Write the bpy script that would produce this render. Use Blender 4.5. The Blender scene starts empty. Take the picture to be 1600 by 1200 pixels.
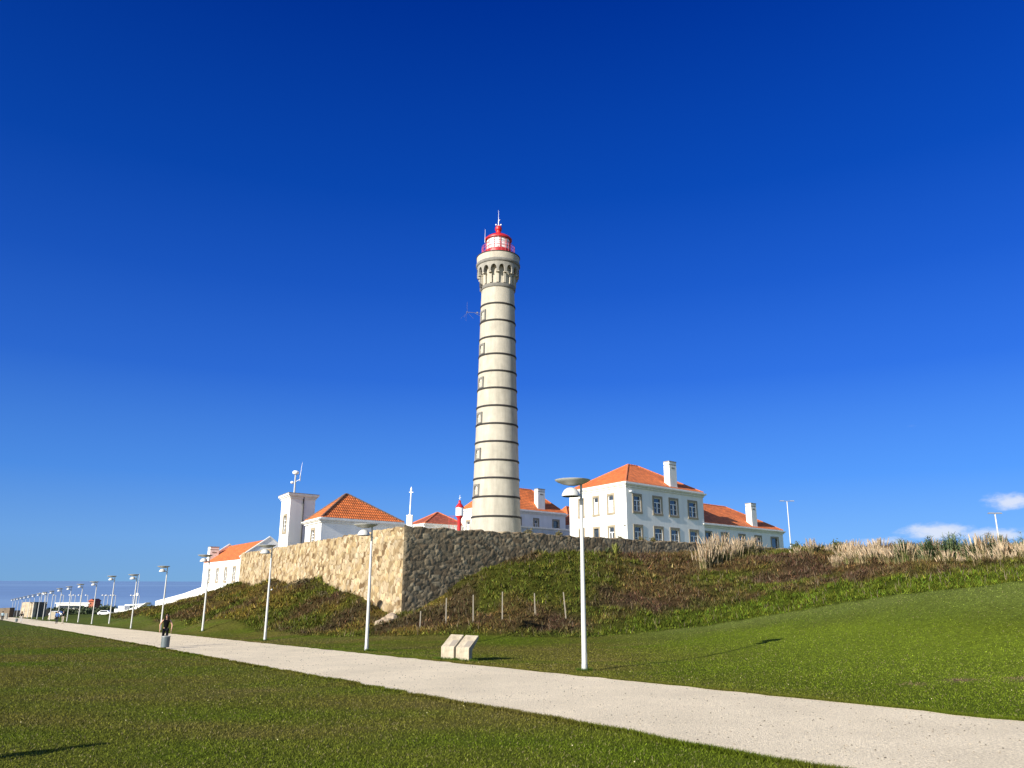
import bpy, math, random
import numpy as np
R = math.radians
random.seed(5); rng = np.random.default_rng(11)
S = bpy.context.scene; C = S.collection
# ------------------------------------------------------------------ camera, world, sun, exposure
cam = bpy.data.objects.new('camera', bpy.data.cameras.new('camera')); C.objects.link(cam)
cam.data.sensor_width = 36; cam.data.lens = 36*1202/1600; cam.data.clip_end = 90000; cam.data.clip_start = .1
EYE = 1.88
cam.location = (0, 0, EYE)
from mathutils import Matrix, Vector
cam.matrix_world = Matrix.Translation((0, 0, EYE)) @ Matrix.Rotation(R(90+14.46), 4, 'X') @ Matrix.Rotation(R(0.2), 4, 'Z')
S.camera = cam
SUN_AZ, SUN_EL = 222.5, 22
W = bpy.data.worlds.new('World'); S.world = W; W.use_nodes = True
nt = W.node_tree; N_ = nt.nodes; L_ = nt.links
def nd(t, **k):
    n = N_.new(t)
    for a, b in k.items(): setattr(n, a, b)
    return n
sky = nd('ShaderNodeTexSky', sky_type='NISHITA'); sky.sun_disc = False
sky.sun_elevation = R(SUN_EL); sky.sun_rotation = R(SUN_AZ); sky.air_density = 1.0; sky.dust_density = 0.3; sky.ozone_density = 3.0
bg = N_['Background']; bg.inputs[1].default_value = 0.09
tc = nd('ShaderNodeTexCoord')
sep = nd('ShaderNodeSeparateXYZ'); L_.new(tc.outputs['Generated'], sep.inputs[0])
ramp = nd('ShaderNodeValToRGB')                         # clear deep blue air opposite the low sun
L_.new(sep.outputs['Z'], ramp.inputs[0]); cr = ramp.color_ramp
KS = [(0.0, (.21, .44, .76)), (.05, (.175, .42, .86)), (.125, (.085, .30, .86)), (.25, (.028, .155, .70)), (.36, (.011, .098, .56)), (.47, (.003, .064, .44)), (.656, (0, .030, .29)), (1, (0, .02, .20))]
cr.elements[0].color = (*KS[0][1], 1); cr.elements[1].color = (*KS[-1][1], 1)
for p_, c_ in KS[1:-1]: e = cr.elements.new(p_); e.color = (*c_, 1)
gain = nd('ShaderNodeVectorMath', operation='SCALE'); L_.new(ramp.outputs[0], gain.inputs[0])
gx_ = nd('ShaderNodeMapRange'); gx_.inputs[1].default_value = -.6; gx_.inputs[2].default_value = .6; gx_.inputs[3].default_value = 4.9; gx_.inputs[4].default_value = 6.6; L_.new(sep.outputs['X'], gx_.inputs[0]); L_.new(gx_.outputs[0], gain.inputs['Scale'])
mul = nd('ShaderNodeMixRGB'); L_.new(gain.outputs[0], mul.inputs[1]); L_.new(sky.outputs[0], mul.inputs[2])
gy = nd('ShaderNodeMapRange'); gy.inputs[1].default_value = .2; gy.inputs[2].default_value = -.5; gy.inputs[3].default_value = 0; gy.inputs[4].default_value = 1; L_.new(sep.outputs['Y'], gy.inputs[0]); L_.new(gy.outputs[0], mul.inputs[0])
# small fair-weather clouds low in the right of the sky
def blob(az, el, ra, re):
    d = nd('ShaderNodeVectorMath', operation='SUBTRACT')
    a, b = R(az), R(el)
    d.inputs[1].default_value = (math.sin(a)*math.cos(b), math.cos(a)*math.cos(b), math.sin(b))
    L_.new(tc.outputs['Generated'], d.inputs[0])
    m = nd('ShaderNodeVectorMath', operation='MULTIPLY'); m.inputs[1].default_value = (1/R(ra), 1/R(ra), 1/R(re))
    L_.new(d.outputs[0], m.inputs[0])
    ln = nd('ShaderNodeVectorMath', operation='LENGTH'); L_.new(m.outputs[0], ln.inputs[0])
    mr = nd('ShaderNodeMapRange'); mr.inputs[1].default_value = 0; mr.inputs[2].default_value = 1; mr.inputs[3].default_value = 1; mr.inputs[4].default_value = 0
    L_.new(ln.outputs['Value'], mr.inputs[0]); return mr.outputs[0]
bl = [blob(32.8, 5.0, 2.1, .75), blob(28.6, 3.25, 3.0, .8), blob(31.6, 3.0, 3.4, .6), blob(25.5, 2.7, 2.6, .5), blob(28.07, 9.8, .9, .8)]
sc_ = [1.1, 1.25, .95, .8, .2]
acc = None
for b, k in zip(bl, sc_):
    q = nd('ShaderNodeMath', operation='MULTIPLY'); L_.new(b, q.inputs[0]); q.inputs[1].default_value = k
    if acc is None: acc = q
    else:
        z = nd('ShaderNodeMath', operation='MAXIMUM'); L_.new(acc.outputs[0], z.inputs[0]); L_.new(q.outputs[0], z.inputs[1]); acc = z
cn = nd('ShaderNodeTexNoise'); cn.inputs['Scale'].default_value = 55; cn.inputs['Detail'].default_value = 7; cn.inputs['Roughness'].default_value = .62
mp = nd('ShaderNodeMapping'); mp.inputs['Scale'].default_value = (1, 1, 2.2); L_.new(tc.outputs['Generated'], mp.inputs[0]); L_.new(mp.outputs[0], cn.inputs['Vector'])
ad = nd('ShaderNodeMath', operation='MULTIPLY_ADD'); L_.new(cn.outputs[0], ad.inputs[0]); ad.inputs[1].default_value = 1.5; ad.inputs[2].default_value = -1.0
ad2 = nd('ShaderNodeMath', operation='MULTIPLY_ADD'); L_.new(acc.outputs[0], ad2.inputs[0]); ad2.inputs[1].default_value = 1.25; L_.new(ad.outputs[0], ad2.inputs[2])
cm = nd('ShaderNodeMapRange', interpolation_type='SMOOTHSTEP'); cm.inputs[1].default_value = 0; cm.inputs[2].default_value = .95; cm.inputs[3].default_value = 0; cm.inputs[4].default_value = .72
L_.new(ad2.outputs[0], cm.inputs[0])
cg = nd('ShaderNodeMath', operation='MULTIPLY'); L_.new(cm.outputs[0], cg.inputs[0])
cz = nd('ShaderNodeMapRange'); L_.new(acc.outputs[0], cz.inputs[0]); cz.inputs[1].default_value = 0; cz.inputs[2].default_value = .25; L_.new(cz.outputs[0], cg.inputs[1])
mixc = nd('ShaderNodeMixRGB'); L_.new(cg.outputs[0], mixc.inputs[0]); L_.new(mul.outputs[0], mixc.inputs[1]); mixc.inputs[2].default_value = (5.0, 5.05, 5.3, 1)
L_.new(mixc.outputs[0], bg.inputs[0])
sun = bpy.data.objects.new('sun', bpy.data.lights.new('sun', 'SUN')); C.objects.link(sun)
sun.data.energy = 4.6; sun.data.angle = R(.53); sun.data.color = (1, .93, .82)
sd = Vector((math.sin(R(SUN_AZ))*math.cos(R(SUN_EL)), math.cos(R(SUN_AZ))*math.cos(R(SUN_EL)), math.sin(R(SUN_EL))))
sun.rotation_euler = sd.to_track_quat('Z', 'Y').to_euler(); sun.location = (-40, -40, 60)
S.view_settings.view_transform = 'Standard'; S.view_settings.look = 'None'; S.view_settings.exposure = 1.0; S.view_settings.gamma = 1
S.render.engine = 'CYCLES'; S.cycles.max_bounces = 5; S.cycles.diffuse_bounces = 3

# ------------------------------------------------------------------ helpers
def tag(o, label=None, cat=None, group=None, kind=None):
    if label: o['label'] = label
    if cat: o['category'] = cat
    if group: o['group'] = group
    if kind: o['kind'] = kind
    return o
LOC = {}
def thing(name, loc, label, cat, group=None):
    o = bpy.data.objects.new(name, None); o.empty_display_size = .3; C.objects.link(o); o.location = loc
    LOC[o.name] = np.array(loc, float); return tag(o, label, cat, group)
class MB:
    def __init__(s): s.v = []; s.f = []; s.m = []; s.uv = None
    def add(s, vs, fs, m=0):
        k = len(s.v); s.v += [tuple(map(float, p)) for p in vs]; s.f += [tuple(i+k for i in f) for f in fs]; s.m += [m]*len(fs); return s
    def hexa(s, p, m=0):  # 8 pts: 4 bottom ccw, 4 top ccw
        return s.add(p, [(3,2,1,0),(4,5,6,7),(0,1,5,4),(1,2,6,5),(2,3,7,6),(3,0,4,7)], m)
    def box(s, x0, x1, y0, y1, z0, z1, m=0, T=None):
        p = [(x0,y0,z0),(x1,y0,z0),(x1,y1,z0),(x0,y1,z0),(x0,y0,z1),(x1,y0,z1),(x1,y1,z1),(x0,y1,z1)]
        if T: p = [T(*q) for q in p]
        return s.hexa(p, m)
    def lathe(s, prof, c=(0,0), n=32, m=0, a0=0, cap=True):
        vs = []; fs = []
        for r, z in prof:
            for i in range(n):
                a = a0+2*math.pi*i/n; vs.append((c[0]+r*math.cos(a), c[1]+r*math.sin(a), z))
        for j in range(len(prof)-1):
            for i in range(n):
                k = (i+1) % n; fs.append((j*n+i, j*n+k, (j+1)*n+k, (j+1)*n+i))
        if cap:
            if prof[0][0] > .001: fs.append(tuple(range(n))[::-1])
            if prof[-1][0] > .001: fs.append(tuple((len(prof)-1)*n+i for i in range(n)))
        return s.add(vs, fs, m)
    def tube(s, p, q, r, r2=None, n=8, m=0):
        r2 = r if r2 is None else r2
        p = Vector(p); q = Vector(q); d = (q-p).normalized(); a = d.orthogonal().normalized(); b = d.cross(a)
        vs = [tuple(p+(a*math.cos(t)+b*math.sin(t))*r) for t in [2*math.pi*i/n for i in range(n)]]
        vs += [tuple(q+(a*math.cos(t)+b*math.sin(t))*r2) for t in [2*math.pi*i/n for i in range(n)]]
        fs = [(i, (i+1) % n, n+(i+1) % n, n+i) for i in range(n)]+[tuple(range(n))[::-1], tuple(range(n, 2*n))]
        return s.add(vs, fs, m)
    def build(s, name, mats, parent=None, smooth=False, origin=None, root=None):
        off = np.zeros(3) if origin is None else np.array(origin, float)
        if parent is not None:
            rt = parent
            while rt.parent: rt = rt.parent
            off = LOC.get(rt.name, np.array(rt.location))
        me = bpy.data.meshes.new(name); v = np.array(s.v)-off
        me.from_pydata([tuple(p) for p in v], [], s.f)
        if not isinstance(mats, (list, tuple)): mats = [mats]
        for m in mats: me.materials.append(m)
        if len(mats) > 1: me.polygons.foreach_set('material_index', s.m)
        if smooth:
            me.polygons.foreach_set('use_smooth', [True]*len(s.f))
            try: me.set_sharp_from_angle(angle=R(38))
            except Exception: pass
        if s.uv is not None:
            l = me.uv_layers.new(name='UVMap'); l.data.foreach_set('uv', np.array(s.uv, dtype=np.float32).ravel())
        o = bpy.data.objects.new(name, me); C.objects.link(o)
        if parent is not None: o.parent = parent
        elif origin is not None: o.location = origin; LOC[o.name] = off
        return o
def np_mesh(name, V, F, mats, col=None, smooth=False, attrs=None):
    me = bpy.data.meshes.new(name); nv = len(V); nf, k = F.shape
    me.vertices.add(nv); me.vertices.foreach_set('co', V.astype(np.float32).ravel())
    me.loops.add(nf*k); me.loops.foreach_set('vertex_index', F.astype(np.int32).ravel())
    me.polygons.add(nf); me.polygons.foreach_set('loop_start', np.arange(0, nf*k, k, dtype=np.int32))
    me.polygons.foreach_set('loop_total', np.full(nf, k, dtype=np.int32))
    if smooth: me.polygons.foreach_set('use_smooth', np.ones(nf, dtype=bool))
    me.update(calc_edges=True)
    for an, a in ([('tint', col)] if col is not None else [])+list((attrs or {}).items()):
        at = me.attributes.new(an, 'FLOAT_COLOR', 'POINT')
        if a.ndim == 1: a = np.stack([a]*3, 1)
        at.data.foreach_set('color', np.concatenate([a, np.ones((nv, 1))], 1).astype(np.float32).ravel())
    for m in (mats if isinstance(mats, list) else [mats]): me.materials.append(m)
    return me
def link(me, name, parent=None):
    o = bpy.data.objects.new(name, me); C.objects.link(o)
    if parent: o.parent = parent
    return o
def copy_thing(root, loc, rz=0, label=None, sc=None):
    r = root.copy(); C.objects.link(r); r.location = loc; r.rotation_euler = (0, 0, rz)
    if sc: r.scale = sc
    if label: r['label'] = label
    for ch in root.children:
        c = ch.copy(); C.objects.link(c); c.parent = r
        for g in ch.children:
            d = g.copy(); C.objects.link(d); d.parent = c
    return r
# ---- numpy noise
def hsh(ix, iy, k=0):
    n = (ix.astype(np.int64)*374761393+iy.astype(np.int64)*668265263+k*974711) & 0x7fffffff
    n = ((n ^ (n >> 13))*1274126177) & 0x7fffffff
    return ((n ^ (n >> 16)) & 0xffff)/65535.
def vn(x, y, k=0):
    ix = np.floor(x); iy = np.floor(y); fx = x-ix; fy = y-iy; fx = fx*fx*(3-2*fx); fy = fy*fy*(3-2*fy)
    a = hsh(ix, iy, k); b = hsh(ix+1, iy, k); c = hsh(ix, iy+1, k); d = hsh(ix+1, iy+1, k)
    return (a*(1-fx)+b*fx)*(1-fy)+(c*(1-fx)+d*fx)*fy
def fbm(x, y, o=4, k=0):
    s = 0; a = .5; t = 0
    for i in range(o): s = s+a*vn(x*2**i, y*2**i, k+i); t += a; a *= .5
    return s/t
# ---- materials
def mat(name, col=(.5,.5,.5), rough=.8, metal=0, noise=None, bump=None, attr=None, spec=None, streak=None, emit=None):
    """noise=(scale, amount, detail) value variation; bump=(scale, strength, distance)"""
    m = bpy.data.materials.new(name); m.use_nodes = True; t = m.node_tree; b = t.nodes['Principled BSDF']
    b.inputs['Roughness'].default_value = rough; b.inputs['Metallic'].default_value = metal
    if spec is not None: b.inputs['Specular IOR Level'].default_value = spec
    rgb = t.nodes.new('ShaderNodeRGB'); rgb.outputs[0].default_value = (*col, 1); out = rgb.outputs[0]
    if attr:
        a = t.nodes.new('ShaderNodeAttribute'); a.attribute_name = attr; out = a.outputs['Color']
    co = t.nodes.new('ShaderNodeTexCoord').outputs['Object']
    def mulv(out, sc, amt, det, vec=None):
        n = t.nodes.new('ShaderNodeTexNoise'); n.inputs['Scale'].default_value = sc; n.inputs['Detail'].default_value = det; n.inputs['Roughness'].default_value = .62
        t.links.new(vec or co, n.inputs['Vector'])
        r = t.nodes.new('ShaderNodeMapRange'); r.inputs[1].default_value = .25; r.inputs[2].default_value = .75; r.inputs[3].default_value = 1-amt; r.inputs[4].default_value = 1+amt*.6
        t.links.new(n.outputs[0], r.inputs[0])
        x = t.nodes.new('ShaderNodeVectorMath'); x.operation = 'SCALE'; t.links.new(out, x.inputs[0]); t.links.new(r.outputs[0], x.inputs['Scale']); return x.outputs[0]
    if noise: out = mulv(out, *noise)
    if streak:
        mpn = t.nodes.new('ShaderNodeMapping'); mpn.inputs['Scale'].default_value = (1, 1, .14); t.links.new(co, mpn.inputs[0])
        out = mulv(out, *streak, vec=mpn.outputs[0])
    t.links.new(out, b.inputs['Base Color'])
    if bump:
        n = t.nodes.new('ShaderNodeTexNoise'); n.inputs['Scale'].default_value = bump[0]; n.inputs['Detail'].default_value = 5; t.links.new(co, n.inputs['Vector'])
        bp = t.nodes.new('ShaderNodeBump'); bp.inputs['Strength'].default_value = bump[1]; bp.inputs['Distance'].default_value = bump[2]
        t.links.new(n.outputs[0], bp.inputs['Height']); t.links.new(bp.outputs[0], b.inputs['Normal'])
    return m
M = {}
M['white'] = mat('white_render', (.80, .79, .76), .85, noise=(.35, .05, 3), streak=(1.3, .10, 5), bump=(9, .25, .02))
M['trim'] = mat('trim_white', (.76, .75, .71), .85, noise=(1.2, .12, 5), streak=(2.5, .18, 6))
M['cream'] = mat('tower_plaster', (.40, .37, .305), .9, noise=(1.0, .16, 7), streak=(1.4, .26, 8), bump=(6, .5, .04))
M['gstone'] = mat('grey_granite', (.25, .24, .21), .9, noise=(1.5, .22, 5), streak=(2, .2, 5), bump=(8, .4, .03))
M['gdark'] = mat('weathered_ledge', (.17, .165, .15), .9, noise=(1.5, .25, 5), streak=(2, .25, 5))
M['band'] = mat('dark_band', (.024, .022, .021), .85, noise=(3, .3, 4))
M['surround'] = mat('window_stone', (.29, .245, .175), .85, noise=(2, .18, 4))
M['red'] = mat('red_paint', (.42, .012, .014), .45, noise=(2, .12, 3))
M['wpaint'] = mat('white_paint', (.78, .78, .78), .45, noise=(2, .05, 3))
M['lampwhite'] = mat('lamp_white', (.50, .50, .48), .4, noise=(1.5, .06, 3))
M['lampgrey'] = mat('lamp_galvanised', (.42, .43, .41), .5, .2, noise=(3, .2, 4))
M['steel'] = mat('steel', (.35, .36, .37), .4, .5)
M['dark'] = mat('dark_metal', (.03, .03, .032), .5)
M['sash'] = mat('sash_white', (.78, .78, .78), .5)
M['glass'] = mat('window_glass', (.035, .045, .06), .08, spec=.8, noise=(.6, .5, 2))
M['curtain'] = mat('curtain', (.36, .40, .42), .8)
M['opaque'] = mat('lantern_blind', (.78, .74, .74), .35, noise=(1.2, .1, 3))
M['plaque'] = mat('info_stone', (.40, .345, .255), .85, noise=(5, .38, 5), streak=(7, .3, 4), bump=(20, .3, .01))
M['plaque2'] = mat('info_plate', (.24, .21, .17), .6)
M['stake'] = mat('weathered_wood', (.22, .195, .155), .9, noise=(4, .2, 4))
M['earth'] = mat('dark_earth', (.13, .10, .07), .95, noise=(.8, .4, 5))
M['bin'] = mat('bin_grey', (.10, .125, .135), .5, noise=(4, .15, 3))
M['roofcap'] = mat('ridge_tile', (.50, .15, .06), .85, noise=(3, .35, 4))
M['roofcap_dark'] = mat('ridge_mortar', (.16, .09, .06), .9, noise=(3, .35, 4))
M['tint'] = mat('foliage', attr='tint', rough=.9, spec=.04)
M['leaf'] = mat('leaf', attr='tint', rough=.7, spec=.25)
def roofmat(name, col):
    m = bpy.data.materials.new(name); m.use_nodes = True; t = m.node_tree; b = t.nodes['Principled BSDF']; b.inputs['Roughness'].default_value = .85
    uv = t.nodes.new('ShaderNodeUVMap').outputs[0]
    sx = t.nodes.new('ShaderNodeSeparateXYZ'); t.links.new(uv, sx.inputs[0])
    def math_(op, a, b_=None):
        n = t.nodes.new('ShaderNodeMath'); n.operation = op
        for i, q in enumerate((a, b_)):
            if q is None: continue
            if isinstance(q, (int, float)): n.inputs[i].default_value = q
            else: t.links.new(q, n.inputs[i])
        return n.outputs[0]
    un = math_('DIVIDE', sx.outputs[0], .25); vnn = math_('DIVIDE', sx.outputs[1], .42)
    uc = math_('ABSOLUTE', math_('SUBTRACT', math_('FRACT', un), .5)); vc = math_('FRACT', vnn)
    hgt = math_('ADD', math_('MULTIPLY', math_('COSINE', math_('MULTIPLY', uc, 6.283)), .3), math_('MULTIPLY', math_('SUBTRACT', 1.0, vc), .9))
    fl = t.nodes.new('ShaderNodeCombineXYZ'); t.links.new(math_('FLOOR', un), fl.inputs[0]); t.links.new(math_('FLOOR', vnn), fl.inputs[1])
    wn = t.nodes.new('ShaderNodeTexWhiteNoise'); wn.noise_dimensions = '2D'; t.links.new(fl.outputs[0], wn.inputs['Vector'])
    nz = t.nodes.new('ShaderNodeTexNoise'); nz.inputs['Scale'].default_value = .6; nz.inputs['Detail'].default_value = 4; t.links.new(uv, nz.inputs['Vector'])
    val = math_('MULTIPLY', math_('ADD', .78, math_('MULTIPLY', wn.outputs[0], .4)), math_('ADD', .7, math_('MULTIPLY', nz.outputs[0], .6)))
    # dark joint where one course overlaps the next
    jt = t.nodes.new('ShaderNodeMapRange'); t.links.new(vc, jt.inputs[0]); jt.inputs[1].default_value = .62; jt.inputs[2].default_value = .9; jt.inputs[3].default_value = 1; jt.inputs[4].default_value = .35
    val = math_('MULTIPLY', val, jt.outputs[0])
    sc = t.nodes.new('ShaderNodeVectorMath'); sc.operation = 'SCALE'; sc.inputs[0].default_value = col; t.links.new(val, sc.inputs['Scale']); t.links.new(sc.outputs[0], b.inputs['Base Color'])
    bp = t.nodes.new('ShaderNodeBump'); bp.inputs['Strength'].default_value = .8; bp.inputs['Distance'].default_value = .06; t.links.new(hgt, bp.inputs['Height']); t.links.new(bp.outputs[0], b.inputs['Normal'])
    return m
M['roof'] = roofmat('clay_tiles', (.64, .16, .034)); M['roof_old'] = roofmat('old_clay_tiles', (.34, .075, .035))

# ------------------------------------------------------------------ terrain
PD = np.array([-.5697, .8219]); NN = np.array([.8219, .5697]); SLP = -.0307
CX = np.array([-6.86, 50.])
def dv(a): return np.array([math.sin(R(a)), math.cos(R(a))])
uL, uR = dv(-28.5), dv(49)
ctrl = [ # x, y, z
 (19.39,30,2.06),(17.37,36,1.38),(16.04,40,.85),(13.76,43,.2),(10.54,44,-.39),(6.87,43,-.74),(3.6,42,-.91),(1.01,42,-.86),(-1.66,43,-.83),(-5.74,43.5,-.94),(-9.42,46,-1.15),(-13.02,50,-1.35),(-18.02,57,-1.6),(-27.7,70,-2.2),(-36.66,84,-2.83),(-50,105,-3.5),
 (-6.8,50,-.3),(-8.38,52.79,.0),(-11.06,57.74,.94),(-16.19,67.19,2.09),(-24.58,82.63,2.12),(-34.17,100.3,1.84),(-43,117,.6),(-50.5,130,-.6),
 (-4.16,52.35,1.46),(-2.56,53.74,2.37),(-.41,55.61,3.54),(4.95,60.26,4.12),(10.66,65.23,4.25),(17.38,71.07,4.3),(28.5,80.9,4.5),(38,90,4.5),
 (24.68,38,2.95),(23.85,42,2.9),(22.41,46,3.04),(22.83,56,4.0),(21.53,66,4.4),(14.85,60,2.87),(18.9,52,1.94),
 (32,36,3.2),(34,50,3.9),(40,65,4.4),(50,60,4.2),(55,90,4.5),(30,28,2.7),(28,20,2.0),(25,12,1.0),
 (10.9,35.5,-.40),(14,30,.25),(13,24,-.05),(16,20,.2),(20,22,1.2),
 (-60.8,145.8,-2.2),(-73.9,166.3,-4.6),(-68.5,152,-3.3),(-63,138,-2.9),(-75,160,-5.2),(-66,128,-4.1),(-57,118,-3.4),
 (0,75,4.4),(-10,95,4.4),(20,95,4.4),(10,120,4.4),(-25,110,3.5),(30,120,4.4),(60,130,4.4),(-40,150,0)]
for s in range(-40, 330, 14):
    for n in (13.6, -20):
        p = PD*s+NN*n; ctrl.append((*p, SLP*s))
for p in ((-120,200),(-90,220),(-40,250),(60,220),(120,120),(120,20),(60,-40),(30,-20)): ctrl.append((*p, SLP*(np.dot(p, PD))+ (0 if p[0] < 0 else 3)))
ctrl = np.array(ctrl, float); cxy = ctrl[:, :2]; coff = ctrl[:, 2]-SLP*(cxy@PD)
Dm = np.linalg.norm(cxy[:, None]-cxy[None], axis=2); n_ = len(ctrl)
Am = np.block([[Dm, np.ones((n_, 1))], [np.ones((1, n_)), np.zeros((1, 1))]])
wts = np.linalg.solve(Am, np.append(coff, 0))
foot = np.array([(30,14),(24,24),(19.39,30),(17.37,36),(16.04,40),(13.76,43),(10.54,44),(6.87,43),(3.6,42),(1.01,42),(-1.66,43),(-5.74,43.5),(-9.42,46),(-13.02,50),(-18.02,57),(-27.7,70),(-36.66,84),(-50,105),(-63,126),(-75,148)], float)
bankpoly = np.array(list(map(tuple, foot))+[(-79,160),(-62,148),(-51.5,132),(-34.8,101.5),(-6.86,50),(28.7,81),(60,108),(75,60),(60,20)], float)
def inpoly(P, poly):
    x, y = P[:, 0], P[:, 1]; c = np.zeros(len(P), bool); j = len(poly)-1
    for i in range(len(poly)):
        xi, yi = poly[i]; xj, yj = poly[j]
        c ^= ((yi > y) != (yj > y)) & (x < (xj-xi)*(y-yi)/(yj-yi+1e-12)+xi); j = i
    return c
def polydist(P, line):
    d = np.full(len(P), 1e9)
    for a, b in zip(line[:-1], line[1:]):
        ab = b-a; t = np.clip(((P-a)@ab)/(ab@ab), 0, 1); d = np.minimum(d, np.linalg.norm(P-(a+t[:, None]*ab), axis=1))
    return d
def ground(P):
    P = np.atleast_2d(np.asarray(P, float)); out = np.empty(len(P))
    for i in range(0, len(P), 20000):
        q = P[i:i+20000]; s = q@PD; n = q@NN
        off = np.linalg.norm(q[:, None]-cxy[None], axis=2)@wts[:-1]+wts[-1]
        k = np.clip((n-13.7)/2.5, 0, 1); k = k*k*(3-2*k)
        fade = np.clip((330-s)/60, 0, 1)*np.clip((260-np.linalg.norm(q-[0,60], axis=1))/60, 0, 1)
        bk = np.clip(polydist(q, foot)/2., 0, 1)*inpoly(q, bankpoly)
        lump = (fbm(q[:, 0]*.45, q[:, 1]*.45, 3, 3)-.5)*1.0+(fbm(q[:, 0]*1.3, q[:, 1]*1.3, 2, 7)-.5)*.8
        out[i:i+20000] = SLP*s+off*k*fade+bk*lump*.75+(fbm(q[:, 0]*.3, q[:, 1]*.3, 2, 9)-.5)*.07*k
    return out
def gz(x, y): return float(ground([[x, y]])[0])
def grid_axis(segs):
    a = []
    for lo, hi, st in segs: a += list(np.arange(lo, hi, st))
    return np.array(a+[segs[-1][1]])
gx = grid_axis([(-900,-300,60),(-300,-80,7),(-80,45,.55),(45,80,3),(80,400,40)])
gy = grid_axis([(-80,0,8),(0,110,.55),(110,170,1.5),(170,420,8),(420,560,14)])
GX, GY = np.meshgrid(gx, gy); P = np.stack([GX.ravel(), GY.ravel()], 1)
Zg = ground(P); inb = inpoly(P, bankpoly).astype(float); fd = polydist(P, foot)
Zg = np.where(P[:, 1] > 545, -24, Zg)
nx, ny = len(gx), len(gy); idx = np.arange(nx*ny).reshape(ny, nx)
F = np.stack([idx[:-1, :-1].ravel(), idx[:-1, 1:].ravel(), idx[1:, 1:].ravel(), idx[1:, :-1].ravel()], 1)
def lawncol(P):
    """grass colour: patches of fresh green, olive and dry turf (colour of the plants themselves)"""
    x, y = P[:, 0], P[:, 1]; s = P@PD; n = P@NN
    g = np.array([.068, .096, .007]); olive = np.array([.096, .090, .017]); dry = np.array([.125, .095, .038]); fresh = np.array([.108, .145, .012])
    fdl = polydist(P, foot); rt = np.clip((x-3)/6, 0, 1)*np.clip((n-13)/2, 0, 1)
    a = (np.clip((fbm(x*.13+y*.05, y*.27, 5, 21)-.33)*3.6, 0, 1)*(1-.75*rt))[:, None]
    c = g*(1-a)+olive*a
    b = (np.clip((fbm(x*.3, y*.55, 4, 33)-.60)*4, 0, 1)*(1-.6*rt))[:, None]*.7; c = c*(1-b)+dry*b
    wob = (fbm(x*.20, y*.20, 4, 41)-.5)*9
    ri = np.clip((x-4)/7, 0, 1)*np.clip((fdl-3.2+wob)/2.5, 0, 1)*np.clip((n-15.6+wob*.3)/3, 0, 1)*(.55+.55*fbm(s*.5, n*.5, 3, 40)); ri = np.clip(ri, 0, 1)[:, None]; c = c*(1-ri)+fresh*ri
    up = np.clip(1-(fdl-1+wob*.5)/4., 0, 1)*np.clip((x-4)/6, 0, 1); up = (up*.75)[:, None]; c = c*(1-up)+np.array([.108, .135, .030])*up
    for q in ((8.9, 18.4), (10.3, 18.6), (11.5, 18.4)):
        dq = np.hypot((x-q[0])*.7, y-q[1])+(fbm(x*4, y*4, 3, 97)-.5)*.5; k = np.clip((.26-dq)/.12, 0, 1)[:, None]; c = c*(1-k)+np.array([.15, .105, .06])*k
    far = np.clip((s-50)/60, 0, 1)[:, None]*.7; c = c*(1-far)+np.array([.070, .098, .018])*far
    return c
def bankcol(P, fd=None):
    x, y = P[:, 0], P[:, 1]; fd = polydist(P, foot) if fd is None else fd
    olive = np.array([.054, .060, .010]); brown = np.array([.062, .043, .018]); purple = np.array([.054, .034, .022]); green = np.array([.054, .072, .008]); gold = np.array([.115, .085, .018]); straw = np.array([.16, .13, .085])
    a = np.clip((fbm(x*.22, y*.22, 4, 51)-.46+.16*np.clip((x-3)/9, 0, 1))*6, 0, 1)[:, None]; c = olive*(1-a)+brown*a
    a = np.clip((fbm(x*.3+9, y*.3, 4, 61)-.50)*7, 0, 1)[:, None]; c = c*(1-a*.75)+purple*a*.75
    a = (np.clip((fbm(x*.35, y*.35+5, 4, 71)-.55)*7, 0, 1)*np.clip((4-x)/10, .15, 1))[:, None]; c = c*(1-a*.7)+gold*a*.7
    wd = np.interp(x, [-40, -12, 0, 8, 14, 24, 40], [.9, .8, 1.6, 3.2, 5.5, 5.0, 4.0])
    a = (np.clip((wd-fd)/1.4+(fbm(x*.7, y*.7, 3, 81)-.5)*1.6, 0, 1)*np.interp(x, [-30, -5, 3, 12], [.55, .6, .85, 1]))[:, None]; c = c*(1-a)+green*a
    return c
lc = lawncol(P); bc = bankcol(P, fd)*.75
k = inb[:, None]; gcol = lc*(1-k)+bc*k
V = np.stack([P[:, 0], P[:, 1], Zg], 1)
gm = mat('turf', attr='tint', rough=.95, spec=.03, noise=(2.2, .20, 6), bump=(26, .7, .05))
def grassify(m, fine):
    t = m.node_tree; b = t.nodes['Principled BSDF']; src = b.inputs['Base Color'].links[0].from_socket
    co = t.nodes.new('ShaderNodeTexCoord').outputs['Object']
    n = t.nodes.new('ShaderNodeTexNoise'); n.inputs['Scale'].default_value = fine; n.inputs['Detail'].default_value = 3; t.links.new(co, n.inputs['Vector'])
    r = t.nodes.new('ShaderNodeMapRange'); r.inputs[1].default_value = .3; r.inputs[2].default_value = .7; r.inputs[3].default_value = .62; r.inputs[4].default_value = 1.3; t.links.new(n.outputs[0], r.inputs[0])
    x = t.nodes.new('ShaderNodeVectorMath'); x.operation = 'SCALE'; t.links.new(src, x.inputs[0]); t.links.new(r.outputs[0], x.inputs['Scale']); t.links.new(x.outputs[0], b.inputs['Base Color'])
grassify(gm, 9)
o = link(np_mesh('ground', V, F, gm, gcol, True), 'ground'); tag(o, 'mown lawn sloping up into an overgrown bank around the fort walls', kind='structure')
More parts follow.
